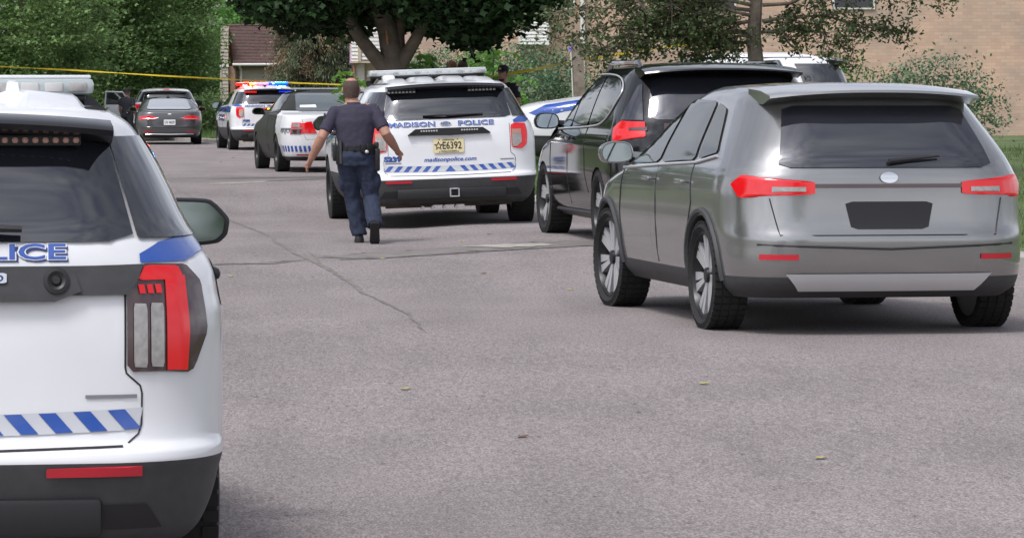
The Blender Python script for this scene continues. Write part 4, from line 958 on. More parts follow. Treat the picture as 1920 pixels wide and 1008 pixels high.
# ------------------------------------------------------------------ foliage
LEAF = {'maple': ([(0, -.5, 0), (.28, -.22, .05), (.52, .02, -.02), (.22, .12, .04), (0, .55, -.06), (-.22, .12, .04), (-.52, .02, -.02), (-.28, -.22, .05)], [(0, 1, 3), (1, 2, 3), (0, 3, 4), (0, 4, 5), (0, 5, 7), (5, 6, 7)]),
        'oval': ([(0, -.5, 0), (.26, 0, .06), (0, .5, -.03), (-.26, 0, .06)], [(0, 1, 2), (0, 2, 3)]),
        'needle': ([(-.05, -.5, 0), (.05, -.5, 0), (.10, .1, .03), (0, .5, 0), (-.10, .1, .03)], [(0, 1, 2, 3, 4)]),
        'blade': ([(-.035, 0, 0), (.035, 0, 0), (.02, .55, .05), (0, 1.0, .22), (-.02, .55, .05)], [(0, 1, 2, 4), (4, 2, 3)])}

def leaf_cloud(name, C, size, shape, mats, parent, fm=None, up=.25, droop=None, jitter=.5, dirs=None):
    """many leaf-sized faces at the points C, facing every way with a bias upwards"""
    C = np.asarray(C, float); n = len(C); T, Fc = LEAF[shape]; T = np.array(T); k = len(T)
    z = rng.normal(size=(n, 3)); z[:, 2] = np.abs(z[:, 2]) + up; z /= np.linalg.norm(z, axis=1, keepdims=True)
    a = rng.normal(size=(n, 3)) if dirs is None else np.asarray(dirs) + rng.normal(size=(n, 3)) * .35
    if droop: a[:, 2] -= droop
    y = a - (a * z).sum(1, keepdims=True) * z; y /= np.linalg.norm(y, axis=1, keepdims=True) + 1e-9; x = np.cross(y, z)
    s = size * (1 + jitter * rng.uniform(-1, 1, n))
    P = C[:, None, :] + s[:, None, None] * (T[None, :, 0, None] * x[:, None, :] + T[None, :, 1, None] * y[:, None, :] + T[None, :, 2, None] * z[:, None, :])
    verts = P.reshape(-1, 3)
    me = bpy.data.meshes.new(name)
    lens = [len(f) for f in Fc]; flat = np.array([i for f in Fc for i in f])
    loops = (flat[None, :] + (np.arange(n) * k)[:, None]).reshape(-1)
    tot = np.tile(np.array(lens), n); st = np.concatenate([[0], np.cumsum(tot)[:-1]])
    me.vertices.add(len(verts)); me.vertices.foreach_set('co', verts.astype(np.float32).ravel())
    me.loops.add(len(loops)); me.loops.foreach_set('vertex_index', loops.astype(np.int32))
    me.polygons.add(len(tot)); me.polygons.foreach_set('loop_start', st.astype(np.int32)); me.polygons.foreach_set('loop_total', tot.astype(np.int32))
    for m in (mats if isinstance(mats, (list, tuple)) else [mats]): me.materials.append(M[m])
    if fm is not None: me.polygons.foreach_set('material_index', np.repeat(fm, len(Fc)).astype(np.int32))
    me.update(calc_edges=True); me.validate()
    o = bpy.data.objects.new(name, me); COL.objects.link(o)
    if parent is not None: o.parent = parent
    tag(o, kind='stuff'); return o

def clumps(n_cl, per, fn_center, spread, flat=.6):
    """leaf positions gathered in clumps so the crown has lit and dark masses with gaps"""
    c = np.array([fn_center() for _ in range(n_cl)]); sc = spread * rng.uniform(.6, 1.3, n_cl)
    p = rng.normal(size=(n_cl, per, 3)) * sc[:, None, None] * np.array([1, 1, flat])
    return (c[:, None, :] + p).reshape(-1, 3)

def in_ell(c, r, shell=.5):
    def f():
        v = rng.normal(size=3); v /= np.linalg.norm(v); return np.array(c) + v * np.array(r) * rng.uniform(shell, 1) ** .6
    return f

def limb(mb, p0, p1, r0, r1, wob=.06, n=7, sag=0.0):
    p0, p1 = Vector(p0), Vector(p1); pts = []; rad = []
    L = (p1 - p0).length
    for k in range(n):
        t = k / (n - 1); q = p0.lerp(p1, t) + Vector((random.uniform(-1, 1), random.uniform(-1, 1), random.uniform(-.5, .5))) * wob * L * .5 * math.sin(math.pi * t); q.z += sag * math.sin(math.pi * t)
        pts.append(q); rad.append(r0 + (r1 - r0) * t ** .8)
    mb.tube(pts, rad, 10); return pts

def broadleaf(label, x, d, h0, h1, rad, mat_leaf, size, ncl, per, name='maple_tree', zg=0.0, group=None, trunk_r=.16, spread=.38, shape='maple', sides=(1, 1), bark='bark'):
    t = empty(name, (x, d, zg)); tag(t, label, 'tree', group)
    mb = MB(); limb(mb, (0, 0, -.2), (0, 0, h0 + (h1 - h0) * .75), trunk_r, trunk_r * .25, .03, 9)
    ls = MB()
    for k in range(9):
        a = random.uniform(0, 6.28); zz = h0 + (h1 - h0) * random.uniform(-.02, .5); e = rad * random.uniform(.5, .95)
        limb(ls, (0, 0, zz), (math.cos(a) * e, math.sin(a) * e, zz + random.uniform(.2, 1.2)), trunk_r * .4, .012, .1)
    mb.build('trunk', bark, t); ls.build('limbs', bark, t)
    P = clumps(ncl, per, in_ell((0, 0, (h0 + h1) / 2), (rad * sides[0], rad * sides[1], (h1 - h0) / 2), .25), spread, .38)
    P = P[P[:, 2] > .08]
    leaf_cloud('crown', P, size, shape, mat_leaf, t, None, .7)
    return t

def shrub(label, x, d, w, h, mat_leaf, size, n, zg=0.0, name='shrub', group='shrubs before the brick house', shape='oval', depth=.7):
    t = empty(name, (x, d, zg)); tag(t, label, 'shrub', group); mb = MB()
    for k in range(9):
        a = random.uniform(0, 6.28); limb(mb, (math.cos(a) * .08, math.sin(a) * .08, -.05), (math.cos(a) * w * .3, math.sin(a) * depth * .3, h * random.uniform(.5, .85)), .025, .008, .1, 5)
    mb.build('stems', 'bark_grey', t)
    P = clumps(n // 40, 40, in_ell((0, 0, h * .5), (w / 2, depth, h * .5), .3), .17, .8); P = P[P[:, 2] > .02]
    leaf_cloud('foliage', P, size, shape, mat_leaf, t)
    return t

def sumac(label, x, d, h, zg, nf=7, ln=.62, lean=0.0, group='bright sumac plants'):
    """upright stem with arching fronds of paired leaflets"""
    t = empty('sumac_plant', (x, d, zg)); tag(t, label, 'plant', group); st = MB()
    st.tube([(0, 0, -.05), (lean * .5, 0, h * .5), (lean, 0, h)], [.02, .016, .01], 7); P = []; D = []
    for k in range(nf):
        a = 2 * math.pi * k / nf + random.uniform(-.3, .3); z0 = h * random.uniform(.72, 1.0); l = ln * random.uniform(.75, 1.1)
        pts = []
        for i in range(9):
            u = i / 8; r = l * u; pts.append(Vector((lean * z0 / h + math.cos(a) * r, math.sin(a) * r, z0 + l * (.55 * u - .8 * u * u))))
        st.tube(pts, [.007] * 9, 5, False)
        for i in range(1, 9):
            dr = (pts[i] - pts[i - 1]).normalized(); sv = dr.cross(Vector((0, 0, 1))).normalized()
            for g in (-1, 1):
                P.append(pts[i] + sv * g * .075 - Vector((0, 0, .02))); D.append(sv * g * 1.5 + dr * .7 - Vector((0, 0, .45)))
    st.build('stem', 'leaf_shrub', t)
    # leaflets are long and pointed
    leaf_cloud('fronds', np.array([tuple(p) for p in P]), .175, 'oval', 'leaf_sumac', t, None, 1.2, None, .2, np.array([tuple(v) for v in D]))
    return t
# ------------------------------------------------------------------ vehicles in the street
SUVG = 'white police utility vehicles'
s239 = suv('white police SUV with S239 on its tailgate and plate E6392', SUVG, unit='S239')
pose_car(s239, 1.48, 47.0, 1.05, 5.2, -.035, 2.0, 0, 3.02)
near = suv('large white police SUV close by, cut off at the left edge', SUVG, near=True, unit='S241', lb_z=1.765, plate_txt='E6410')
_r = R(6.4); pose_car(near, -1.342 - 1.05 * math.sin(_r), 12.4 + 1.05 * math.cos(_r), 1.05, 6.4, -.14, 0, 0, 3.02)
w208 = suv('white police SUV with red and blue lights flashing on its roof', SUVG, lit=True, unit='W208', plate_txt='E6377')
pose_car(w208, -1.478, 109.0, 1.05, 7.4, -.17, .8, 0, 3.02)
hood = suv('white and blue police SUV standing crosswise behind the black minivan', SUVG, unit='S225', plate_txt='E6380', bar=False)
pose_car(hood, 6.85, 57.0, 1.05, 84, .33, 0, 0, 3.02)
far = suv('white SUV with a dark rear window and its door open ahead of the grey sedan', None, police=False, bar=False, spoiler='paint_white')
pose_car(far, -5.15, 129.5, 1.05, 4.5, -.22, 0, 0, 3.02)
# its open front door: outer shell, window frame and glass, hinged at the front
hx = Matrix.Translation((-1.06, 3.5, 0)) @ Matrix.Rotation(R(-62), 4, 'Z')
def dm(mb): mb.v = [tuple(hx @ Vector(v)) for v in mb.v]; return mb
door = dm(MB().box((-.02, -.5, .82), (.10, 1.0, .72), .04)).build('open_door', 'paint_white', far)
dm(MB().tube([(-.02, 0, 1.15), (.03, -.35, 1.60), (.04, -1.0, 1.62), (-.01, -1.0, 1.15)], .03, 8)).build('window_frame', 'paint_white', door)
dm(MB().add([(-.01, -.06, 1.16), (.03, -.36, 1.58), (.035, -.98, 1.59), (-.01, -.98, 1.16)], [(0, 1, 2, 3)])).build('window_glass', 'glass_smoke', door)
for g in (-1, 1):
    patch_obj('tail_light', [(g * .85, .85), (g * 1.1, .85), (g * 1.1, 1.2), (g * .87, 1.2)], lambda u, v: SUV.wrap(u, v, .02), 'red_lens', far, 6, 6)
MB().box((0, .17, 1.70), (.22, .03, .03), .008).build('brake_light', 'red_lens', far)
taurus = police_saloon('two-tone police sedan with dark doors and white trunk behind the walking officer')
pose_car(taurus, .18, 73.7, 1.12, 8.3, 0, 0, 0, 2.87, .9)
fusion = grey_saloon('dark grey sedan with slim red tail lights parked far down the left side')
pose_car(fusion, -4.72, 121.5, 1.05, 3.6, -.22, 0, 0, 2.85, .9)
van = minivan('glossy black minivan with roof rails and red tail lights')
_r = R(6.6); pose_car(van, 3.47 + 3.09 * math.sin(_r), 41.6 - 3.09 * math.cos(_r), 1.02, 6.6, .07, 0, 0, 3.09, .97)
cross = crossover('silver grey crossover with dark turbine wheels at the right')
_r = R(9); pose_car(cross, 3.17 + 2.77 * math.sin(_r), 29.2 - 2.77 * math.cos(_r), .93, 9, .0, 0, 0, 2.77, .92)

# ------------------------------------------------------------------ ground: heights follow the wheels
CP = np.array(CONTACTS + [(-8, 5, -.15), (8, 5, -.10), (-10, 30, -.05), (9, 30, .05), (-9, 60, 0), (-10, 90, -.08), (6, 90, .1), (-14, 130, -.2), (-22, 150, -.2), (4, 125, -.1), (.4, 40.5, .0), (3.6, 50, .04)])
def gz(x, y):
    d2 = ((CP[:, 0] - x) ** 2 + ((CP[:, 1] - y) * .6) ** 2) + .02
    w = 1 / d2 ** 1.6; return float((w * CP[:, 2]).sum() / w.sum())
RC = [(-80, 14.0), (4, 9.0), (20, 8.0), (30, 6.6), (38, 5.6), (44, 4.4), (48, 3.25), (52, 2.75), (60, 2.3), (75, 1.55), (95, .4), (109, -.15), (116, -1.2), (122, -2.75), (130, -5.3), (140, -10), (150, -17), (165, -30)]
LC = [(-80, -3.5), (4, -5.5), (30, -6.0), (60, -6.4), (90, -7.0), (110, -7.8), (120, -8.6), (128, -10), (136, -14), (146, -22), (165, -40)]
rcx = lambda y: float(pchip([a for a, _ in RC], [b for _, b in RC], np.array([y]))[0]); lcx = lambda y: float(pchip([a for a, _ in LC], [b for _, b in LC], np.array([y]))[0])

def asphalt():
    m = bpy.data.materials.new('asphalt'); m.use_nodes = True; nt = m.node_tree; b = nt.nodes['Principled BSDF']; b.inputs['Roughness'].default_value = .9
    N = lambda k: nt.nodes.new('ShaderNode' + k); L = nt.links.new
    tcn = N('TexCoord')
    def noise(sc, det=4, stretch=None):
        n = N('TexNoise'); n.inputs['Scale'].default_value = sc; n.inputs['Detail'].default_value = det
        if stretch:
            mpn = N('Mapping'); mpn.inputs['Scale'].default_value = stretch; L(tcn.outputs['Object'], mpn.inputs[0]); L(mpn.outputs[0], n.inputs['Vector'])
        else: L(tcn.outputs['Object'], n.inputs['Vector'])
        return n.outputs[0]
    def ramp(src, p0, p1, c0, c1):
        r = N('ValToRGB'); r.color_ramp.elements[0].position = p0; r.color_ramp.elements[1].position = p1; r.color_ramp.elements[0].color = (*c0, 1); r.color_ramp.elements[1].color = (*c1, 1); L(src, r.inputs[0]); return r.outputs[0]
    def mul(a, c, f=1.0):
        x = N('Mix'); x.data_type = 'RGBA'; x.blend_type = 'MULTIPLY'; x.inputs[0].default_value = f; L(a, x.inputs[6]); L(c, x.inputs[7]); return x.outputs[2]
    base = ramp(noise(.35, 5), .3, .7, (.240, .217, .221), (.270, .244, .248))
    c = mul(base, ramp(noise(95, 4, (1, .4, 1)), .36, .64, (.64, .635, .63), (1.33, 1.32, 1.30)))     # aggregate grain
    c = mul(c, ramp(noise(300, 2, (1, .4, 1)), .38, .70, (.72, .71, .70), (1.25, 1.24, 1.22)))
    c = mul(c, ramp(noise(1.3, 6, (1, .35, 1)), .35, .6, (.89, .885, .875), (1.04, 1.035, 1.03)))          # old stains
    c = mul(c, ramp(noise(26, 2, (1, .3, 1)), .66, .74, (1, 1, 1), (.60, .56, .54)))                    # dark specks
    c = mul(c, ramp(noise(38, 3, (1, .25, 1)), .36, .64, (.86, .86, .86), (1.13, 1.13, 1.12)))
    c = mul(c, ramp(noise(.9, 3, (1.6, .05, 1)), .38, .62, (.95, .945, .94), (1.03, 1.03, 1.03)))      # tyre worn lanes
    L(c, b.inputs['Base Color'])
    bp = N('Bump'); bp.inputs['Strength'].default_value = .35; bp.inputs['Distance'].default_value = .01; L(noise(160, 3), bp.inputs['Height']); L(bp.outputs[0], b.inputs['Normal'])
    return m
M['asphalt'] = asphalt()

ys = list(np.concatenate([np.arange(-80, 4, 6.0), np.arange(4, 30, 1.0), np.arange(30, 60, .6), np.arange(60, 165.1, 1.5)])); NX = 30
V = []; 
for y in ys:
    a, b_ = lcx(y), rcx(y)
    for k in range(NX + 1):
        x = a + (b_ - a) * k / NX; V.append((x, y, gz(x, y)))
n1 = NX + 1
Fc = [(i * n1 + k, i * n1 + k + 1, (i + 1) * n1 + k + 1, (i + 1) * n1 + k) for i in range(len(ys) - 1) for k in range(NX)]
road = mesh_obj('road', V, Fc, 'asphalt', None, None, True, 60); tag(road, kind='structure')
# kerbs
for side, fx in ((1, rcx), (-1, lcx)):
    rg = []
    for y in ys:
        x = fx(y); z = gz(x, y)
        rg.append([(x - side * .004, y, z - .25), (x, y, z + .10), (x + side * .03, y, z + .125), (x + side * .17, y, z + .127), (x + side * .17, y, z - .25)])
    mb = MB().rings(rg, True, True); tag(mb.build('kerb', 'concrete', None, True, 40), kind='structure')
# lawns
def lawn_mat():
    m = mat('lawn', (.085, .12, .04), .95, noise=.4, nscale=1.5, bump=.6, bscale=50); return m
M['lawn'] = lawn_mat()
def rise(e, y): return .127 + .012 * min(e, 25) + (.12 * min(1, max(0, e - .6) / 4))
for side, fx in ((1, rcx), (-1, lcx)):
    V = []; off = [.165, .4, .8, 1.4, 2.2, 3.5, 5.5, 9, 16, 30, 60]
    for y in ys:
        x0 = fx(y)
        for e in off: V.append((x0 + side * e, y, gz(x0, y) + (rise(e, y) if side > 0 else .127 + .004 * min(e, 20))))
    k = len(off); Fc = [(i * k + j, i * k + j + 1, (i + 1) * k + j + 1, (i + 1) * k + j) for i in range(len(ys) - 1) for j in range(k - 1)]
    tag(mesh_obj('lawn', V, Fc, 'lawn', None, None, True, 60), kind='structure')
tag(mesh_obj('ground', [(-900, -200, -.75), (900, -200, -.75), (900, 2500, -.75), (-900, 2500, -.75)], [(0, 1, 2, 3)], 'lawn'), kind='structure')
tag(mesh_obj('far_ground', [(-120, 150, -.6), (120, 150, -.6), (120, 175, -.1), (-120, 175, -.1), (120, 260, .2), (-120, 260, .2)], [(0, 1, 2, 3), (3, 2, 4, 5)], 'lawn'), kind='structure')
def lz(x, y): x0 = rcx(y); return gz(x0, y) + rise(max(.165, x - x0), y)

# marks on the road: wandering cracks, the old cross gutter, patches
def road_strip(name, pts, widths, m, lift=.005, jit=.0):
    L_, R_ = [], []; q = []
    for i in range(len(pts) - 1):
        for k in range(6):
            t = k / 6; q.append((pts[i][0] + (pts[i + 1][0] - pts[i][0]) * t, pts[i][1] + (pts[i + 1][1] - pts[i][1]) * t, widths[i] + (widths[i + 1] - widths[i]) * t))
    q.append((*pts[-1], widths[-1])); V = []
    for i, (x, y, w) in enumerate(q):
        a = q[max(i - 1, 0)]; b_ = q[min(i + 1, len(q) - 1)]; dx, dy = b_[0] - a[0], b_[1] - a[1]; l = math.hypot(dx, dy) or 1
        j = random.uniform(-jit, jit); nx, ny = -dy / l, dx / l; w2 = w * random.uniform(.6, 1.3) if jit else w
        for s_ in (-1, 0, 1): X, Y = x + nx * (s_ * w2 / 2 + j), y + ny * (s_ * w2 / 2 + j); V.append((X, Y, gz(X, Y) + lift))
    Fc = [(i * 3 + k, i * 3 + k + 1, i * 3 + 4 + k, i * 3 + 3 + k) for i in range(len(q) - 1) for k in (0, 1)]
    return mesh_obj(name, V, Fc, m, road)
def gp(px, py):      # point of the road seen at a pixel
    d = F * H / (py - PY)
    for _ in range(6): d = F * (H - gz((px - PX) * d / F, d)) / (py - PY)
    return ((px - PX) * d / F, d)
defm('old_patch', (.185, .168, .158), .95, noise=.25, nscale=4, bump=.3, bscale=120)
defm('pale_patch', (.36, .335, .30), .95, noise=.2, nscale=5, bump=.3, bscale=120)
defm('dark_patch', (.155, .14, .13), .95, noise=.3, nscale=4, bump=.3, bscale=120)
road_strip('crack', [gp(*p) for p in ((325, 352), (348, 363), (432, 413), (470, 428), (505, 443), (532, 462), (560, 478), (600, 495), (622, 508), (650, 525), (675, 545), (720, 565), (770, 592), (800, 625))], [.02, .02, .04, .045, .045, .045, .05, .055, .05, .045, .04, .035, .03, .006], 'crack', .004, .02)
road_strip('crack', [gp(*p) for p in ((600, 495), (590, 480), (575, 470))], [.02, .015, .008], 'crack', .0045, .008)
road_strip('gutter_seam_shade', [gp(*p) for p in ((366, 497), (430, 495), (500, 494), (556, 488))], [.12, .2, .22, .12], 'dark_patch', .004, .05)  # dark strip paints the shade along the patch seam
road_strip('gutter_strip', [gp(*p) for p in ((632, 484), (700, 480), (780, 474), (860, 468), (950, 462), (1050, 458), (1135, 452))], [.5, .9, 1.1, 1.15, 1.1, 1.0, 1.0], 'old_patch', .004, .04)
road_strip('gutter_patch', [gp(*p) for p in ((905, 464), (960, 461), (1032, 459))], [.7, .75, .6], 'pale_patch', .009, .02)
road_strip('gutter_seam_shade', [gp(*p) for p in ((635, 487), (700, 485), (780, 480), (860, 474), (950, 469), (1060, 463), (1135, 458))], [.08, .12, .12, .13, .14, .14, .1], 'dark_patch', .006, .02)  # shadow along the gutter's near edge, put in as a dark strip
road_strip('pale_mark', [gp(*p) for p in ((392, 345), (440, 343), (500, 341))], [.4, .9, .4], 'pale_patch', .004, .1)
road_strip('dark_seam', [gp(*p) for p in ((520, 338), (570, 337), (625, 335))], [.5, 1.0, 1.0], 'dark_patch', .004, .05)
k_ = 0
for px, py, m in ((433, 519, 'leaf_fallen'), (906, 514, 'leaf_fallen_brown'), (1068, 544, 'leaf_fallen'), (717, 486, 'leaf_fallen'), (866, 453, 'leaf_fallen'), (409, 571, 'leaf_fallen'), (918, 440, 'leaf_fallen_brown'), (436, 297, 'leaf_fallen_brown'), (414, 305, 'leaf_fallen_brown'), (307, 339, 'leaf_fallen_brown'), (1320, 720, 'leaf_fallen'), (980, 820, 'leaf_fallen_brown'), (1540, 860, 'leaf_fallen'), (760, 730, 'leaf_fallen')):
    x, y = gp(px, py); T, Fl = LEAF['maple']; a = random.uniform(0, 6.28); s_ = .055 if py > 320 else .10
    vv = [(s_ * (p[0] * math.cos(a) - p[1] * math.sin(a)) * 1.4, s_ * (p[0] * math.sin(a) + p[1] * math.cos(a)) * 1.4, .004 + abs(p[2]) * s_ * 1.5 + (.0 if i % 2 else .12 * s_)) for i, p in enumerate(T)]
    o = mesh_obj('fallen_leaf', vv, Fl, m); o.location = (x, y, gz(x, y)); tag(o, 'small %s leaf lying on the asphalt' % ('yellow' if m == 'leaf_fallen' else 'dry brown'), 'leaf', '%s leaves fallen on the road' % ('yellow' if m == 'leaf_fallen' else 'brown'))
# grass on the verges that show
def grass_patch(label, x0, x1, y0, y1, n, h):
    P = []
    while len(P) < n:
        y = random.uniform(y0, y1); x = random.uniform(x0, x1)
        if x > rcx(y) + .14: P.append((x, y, lz(x, y) - .01))
    dr = rng.normal(size=(n, 3)) * .35 + np.array([0, 0, 1.6])
    z = leaf_cloud('grass', P, h, 'blade', 'grass', None, None, -.6, None, .4, dr); tag(z, label, 'grass')
grass_patch('tufts of grass along the kerb beside the parked vehicles', 2.2, 5.5, 42, 66, 16000, .13)
grass_patch('grass on the lawn past the grey crossover', 5.6, 12, 26, 60, 26000, .10)
grass_patch('short grass on the verge past the grey sedan', -7.5, 1.0, 112, 140, 12000, .16)

# ------------------------------------------------------------------ people
OFF = dict(head=(-.075, .09, 1.575), sh_l=(-.235, .02, 1.365), sh_r=(.140, .06, 1.395), el_l=(-.360, -.06, 1.10), wr_l=(-.470, .06, .86), el_r=(.265, -.07, 1.13), wr_r=(.37, .13, .965),
           hip_l=(-.12, 0, .90), hip_r=(.06, 0, .90), kn_l=(-.062, .11, .47), an_l=(.005, .10, .085), kn_r=(.12, .04, .47), an_r=(.15, -.28, .20), toe_r=-58, toe_l=0)
ox, oy = .405, 40.5
off = person('police officer in navy uniform walking up the street, seen from behind', OFF, cap=False, bald=True, vox=.010, hair='hair_thin'); off.location = (ox, oy, gz(ox, oy))
p2 = at(944, 66)
o2 = person('bearded officer in a black vest and cap standing behind the SUV marked S239', dict(el_r=(.30, -.02, 1.13), wr_r=(.30, .12, .93), el_l=(-.28, .03, 1.15), wr_l=(-.2, .24, 1.02)), skin='skin', shirt='uniform_dark', trousers='uniform_dark', cap=True, vest=True, full=False, vox=.014)
o2.location = (p2.x, 66, .20); o2.rotation_euler = (0, 0, R(148))
MB().ellipsoid(Vector(STAND['head']) + Vector((0, .042, -.075)), (.052, .046, .032), 14, 10).build('beard', 'hair', o2)
for px, hh, col, nm in ((806, 0, 'hair', 'dark haired person behind the light bar of SUV S239, leftmost of three'), (847, .02, 'hair_red', 'ginger haired person behind the light bar of SUV S239, between two others'), (868, .025, 'hair', 'brown haired person behind the light bar of SUV S239, rightmost of three')):
    q = at(px, 68); o = person(nm, None, hair=col, shirt='shirt_plain', trousers='uniform_dark', police=False, full=False, vox=.016); o.location = (q.x, 68, .30 + hh); o.rotation_euler = (0, 0, R(random.choice((15, -20, 30))))
q = at(241, 128); o4 = person('officer in dark uniform standing inside the open door of the far white SUV', None, skin='skin_dark', shirt='uniform_dark', trousers='uniform_dark', cap=True, full=False, vox=.016); o4.location = (q.x, 127.2, -.26); o4.rotation_euler = (0, 0, R(-35))

# ------------------------------------------------------------------ houses
def siding(name, parent, p0, p1, z0, z1, m, board=.11):
    """lapped boards between two ground points: a saw-toothed wall face"""
    p0, p1 = Vector((p0[0], p0[1], 0)), Vector((p1[0], p1[1], 0)); dr = (p1 - p0).normalized(); nr = Vector((dr.y, -dr.x, 0)); V = []; Fc = []
    n = int((z1 - z0) / board)
    for i in range(n):
        za, zb = z0 + i * board, z0 + (i + 1) * board
        for a, zz, o in ((p0, za, .03), (p1, za, .03), (p1, zb, .004), (p0, zb, .004)): V.append(tuple(a + nr * o + Vector((0, 0, zz))))
        k = i * 4; Fc.append((k, k + 1, k + 2, k + 3))
        if i: Fc.append((k - 1, k - 2, k + 1, k))
    o = mesh_obj(name, V, Fc, m, parent); tag(o, kind='stuff'); return o
def wall_box(parent, name, x0, x1, y0, y1, z0, z1, m): return MB().box(((x0 + x1) / 2, (y0 + y1) / 2, (z0 + z1) / 2), (x1 - x0, y1 - y0, z1 - z0)).build(name, m, parent, False)

# left house, brown roof falling towards the street
D1 = 150.0; X1 = lambda px: (px - PX) * D1 / F; Z1 = lambda py: H - (py - PY) * D1 / F
h1 = empty('house', (0, 0, 0)); tag(h1, 'beige sided house with a brown shingle roof beyond the flashing SUV', 'house')
wall_box(h1, 'wall', X1(416), X1(425.5), D1 + .04, D1 + 6, -.6, Z1(49), 'siding_beige')
wall_box(h1, 'wall', X1(441), X1(700), D1 + .6, D1 + 6, -.6, Z1(118), 'siding_beige')
siding('siding', h1, (X1(413.5), D1), (X1(428), D1), -.5, Z1(49), 'siding_beige', .135)
siding('siding', h1, (X1(452), D1 + .5), (X1(640), D1 + .5), -.5, Z1(122), 'siding_beige', .135)
wall_box(h1, 'corner_board', X1(412.5), X1(416), D1 - .05, D1 + .02, -.5, Z1(124), 'siding_beige')
wall_box(h1, 'belt_board', X1(412), X1(429), D1 - .06, D1 + .03, Z1(126), Z1(121.5), 'trim_white')
MB().add([(X1(425), D1 + 1.2, Z1(49)), (X1(428), D1 + 1.2, Z1(49)), (X1(440), D1 + .1, Z1(122)), (X1(440), D1 + .1, -.5), (X1(429), D1 + .1, -.5), (X1(427), D1 + .1, Z1(120))], [(0, 1, 2, 3, 4, 5)]).build('side_wall', 'trim_brown', h1, False)
wall_box(h1, 'side_wall', X1(429), X1(441), D1 + .1, D1 + .5, -.6, Z1(124), 'trim_brown')
rf = MB().add([(X1(422), D1 + 4.2, Z1(46)), (X1(560), D1 + 4.2, Z1(44)), (X1(640), D1, Z1(119)), (X1(437), D1, Z1(120)), (X1(422), D1 + 4.3, Z1(46) - .12), (X1(560), D1 + 4.3, Z1(44) - .12), (X1(640), D1 + .06, Z1(119) - .14), (X1(437), D1 + .06, Z1(120) - .14)], [(0, 1, 2, 3), (4, 7, 6, 5), (0, 4, 5, 1), (0, 3, 7, 4), (1, 5, 6, 2), (3, 2, 6, 7)]).build('roof', 'roof_shingle', h1, False)
sh = MB()
for i in range(26):       # shingle courses, each lip proud of the one below
    t = (i + .5) / 26; a = Vector((X1(422), D1 + 4.2, Z1(46))).lerp(Vector((X1(437), D1, Z1(120))), t); b_ = Vector((X1(560), D1 + 4.2, Z1(44))).lerp(Vector((X1(640), D1, Z1(119))), t)
    sh.tube([a + Vector((.02, -.012, .012)), b_ + Vector((0, -.012, .012))], [(.016, .016)] * 2, 4)
tag(sh.build('shingle_courses', 'roof_shingle', rf, False), kind='stuff')
MB().tube([(X1(436), D1 - .03, Z1(121.5)), (X1(640), D1 - .03, Z1(120.5))], [(.055, .05)] * 2, 8).build('gutter', 'trim_white', rf)
MB().tube([(X1(422), D1 + 4.15, Z1(45.5)), (X1(560), D1 + 4.15, Z1(43.5))], .07, 6).build('ridge_cap', 'roof_shingle', rf)
MB().tube([(X1(449), D1 - .02, Z1(122)), (X1(451), D1 + .4, Z1(132)), (X1(451), D1 + .4, -.5)], .055, 8).build('downspout', 'trim_white', h1)
# middle house: cream gable corner with an overhanging upper floor
D2 = 104.0; X2 = lambda px: (px - PX) * D2 / F; Z2 = lambda py: H - (py - PY) * D2 / F
h2 = empty('house', (0, 0, 0)); tag(h2, 'cream sided house with an overhanging upper floor behind the big maple trunk', 'house')
wall_box(h2, 'upper_wall', X2(659), X2(742), D2 + .04, D2 + 6, Z2(117), Z2(-120), 'siding_tan')
siding('siding', h2, (X2(659), D2), (X2(671), D2), Z2(117), Z2(-110), 'siding_white', .10)
siding('siding', h2, (X2(677), D2), (X2(742), D2), Z2(112), Z2(-110), 'siding_white', .10)
wall_box(h2, 'corner_board', X2(671), X2(677), D2 - .06, D2 + .03, Z2(116), Z2(-110), 'siding_tan')
wall_box(h2, 'belt_board', X2(658), X2(720), D2 - .05, D2 + .08, Z2(118.5), Z2(114.5), 'siding_tan')
wall_box(h2, 'lower_wall', X2(666), X2(742), D2 + .6, D2 + 6, -.6, Z2(118.6), 'siding_tan')
siding('siding', h2, (X2(666), D2 + .55), (X2(684), D2 + .55), -.4, Z2(118.6), 'siding_white', .10)
wall_box(h2, 'corner_board', X2(661.5), X2(666), D2 + .45, D2 + .6, -.5, Z2(118.6), 'trim_brown')
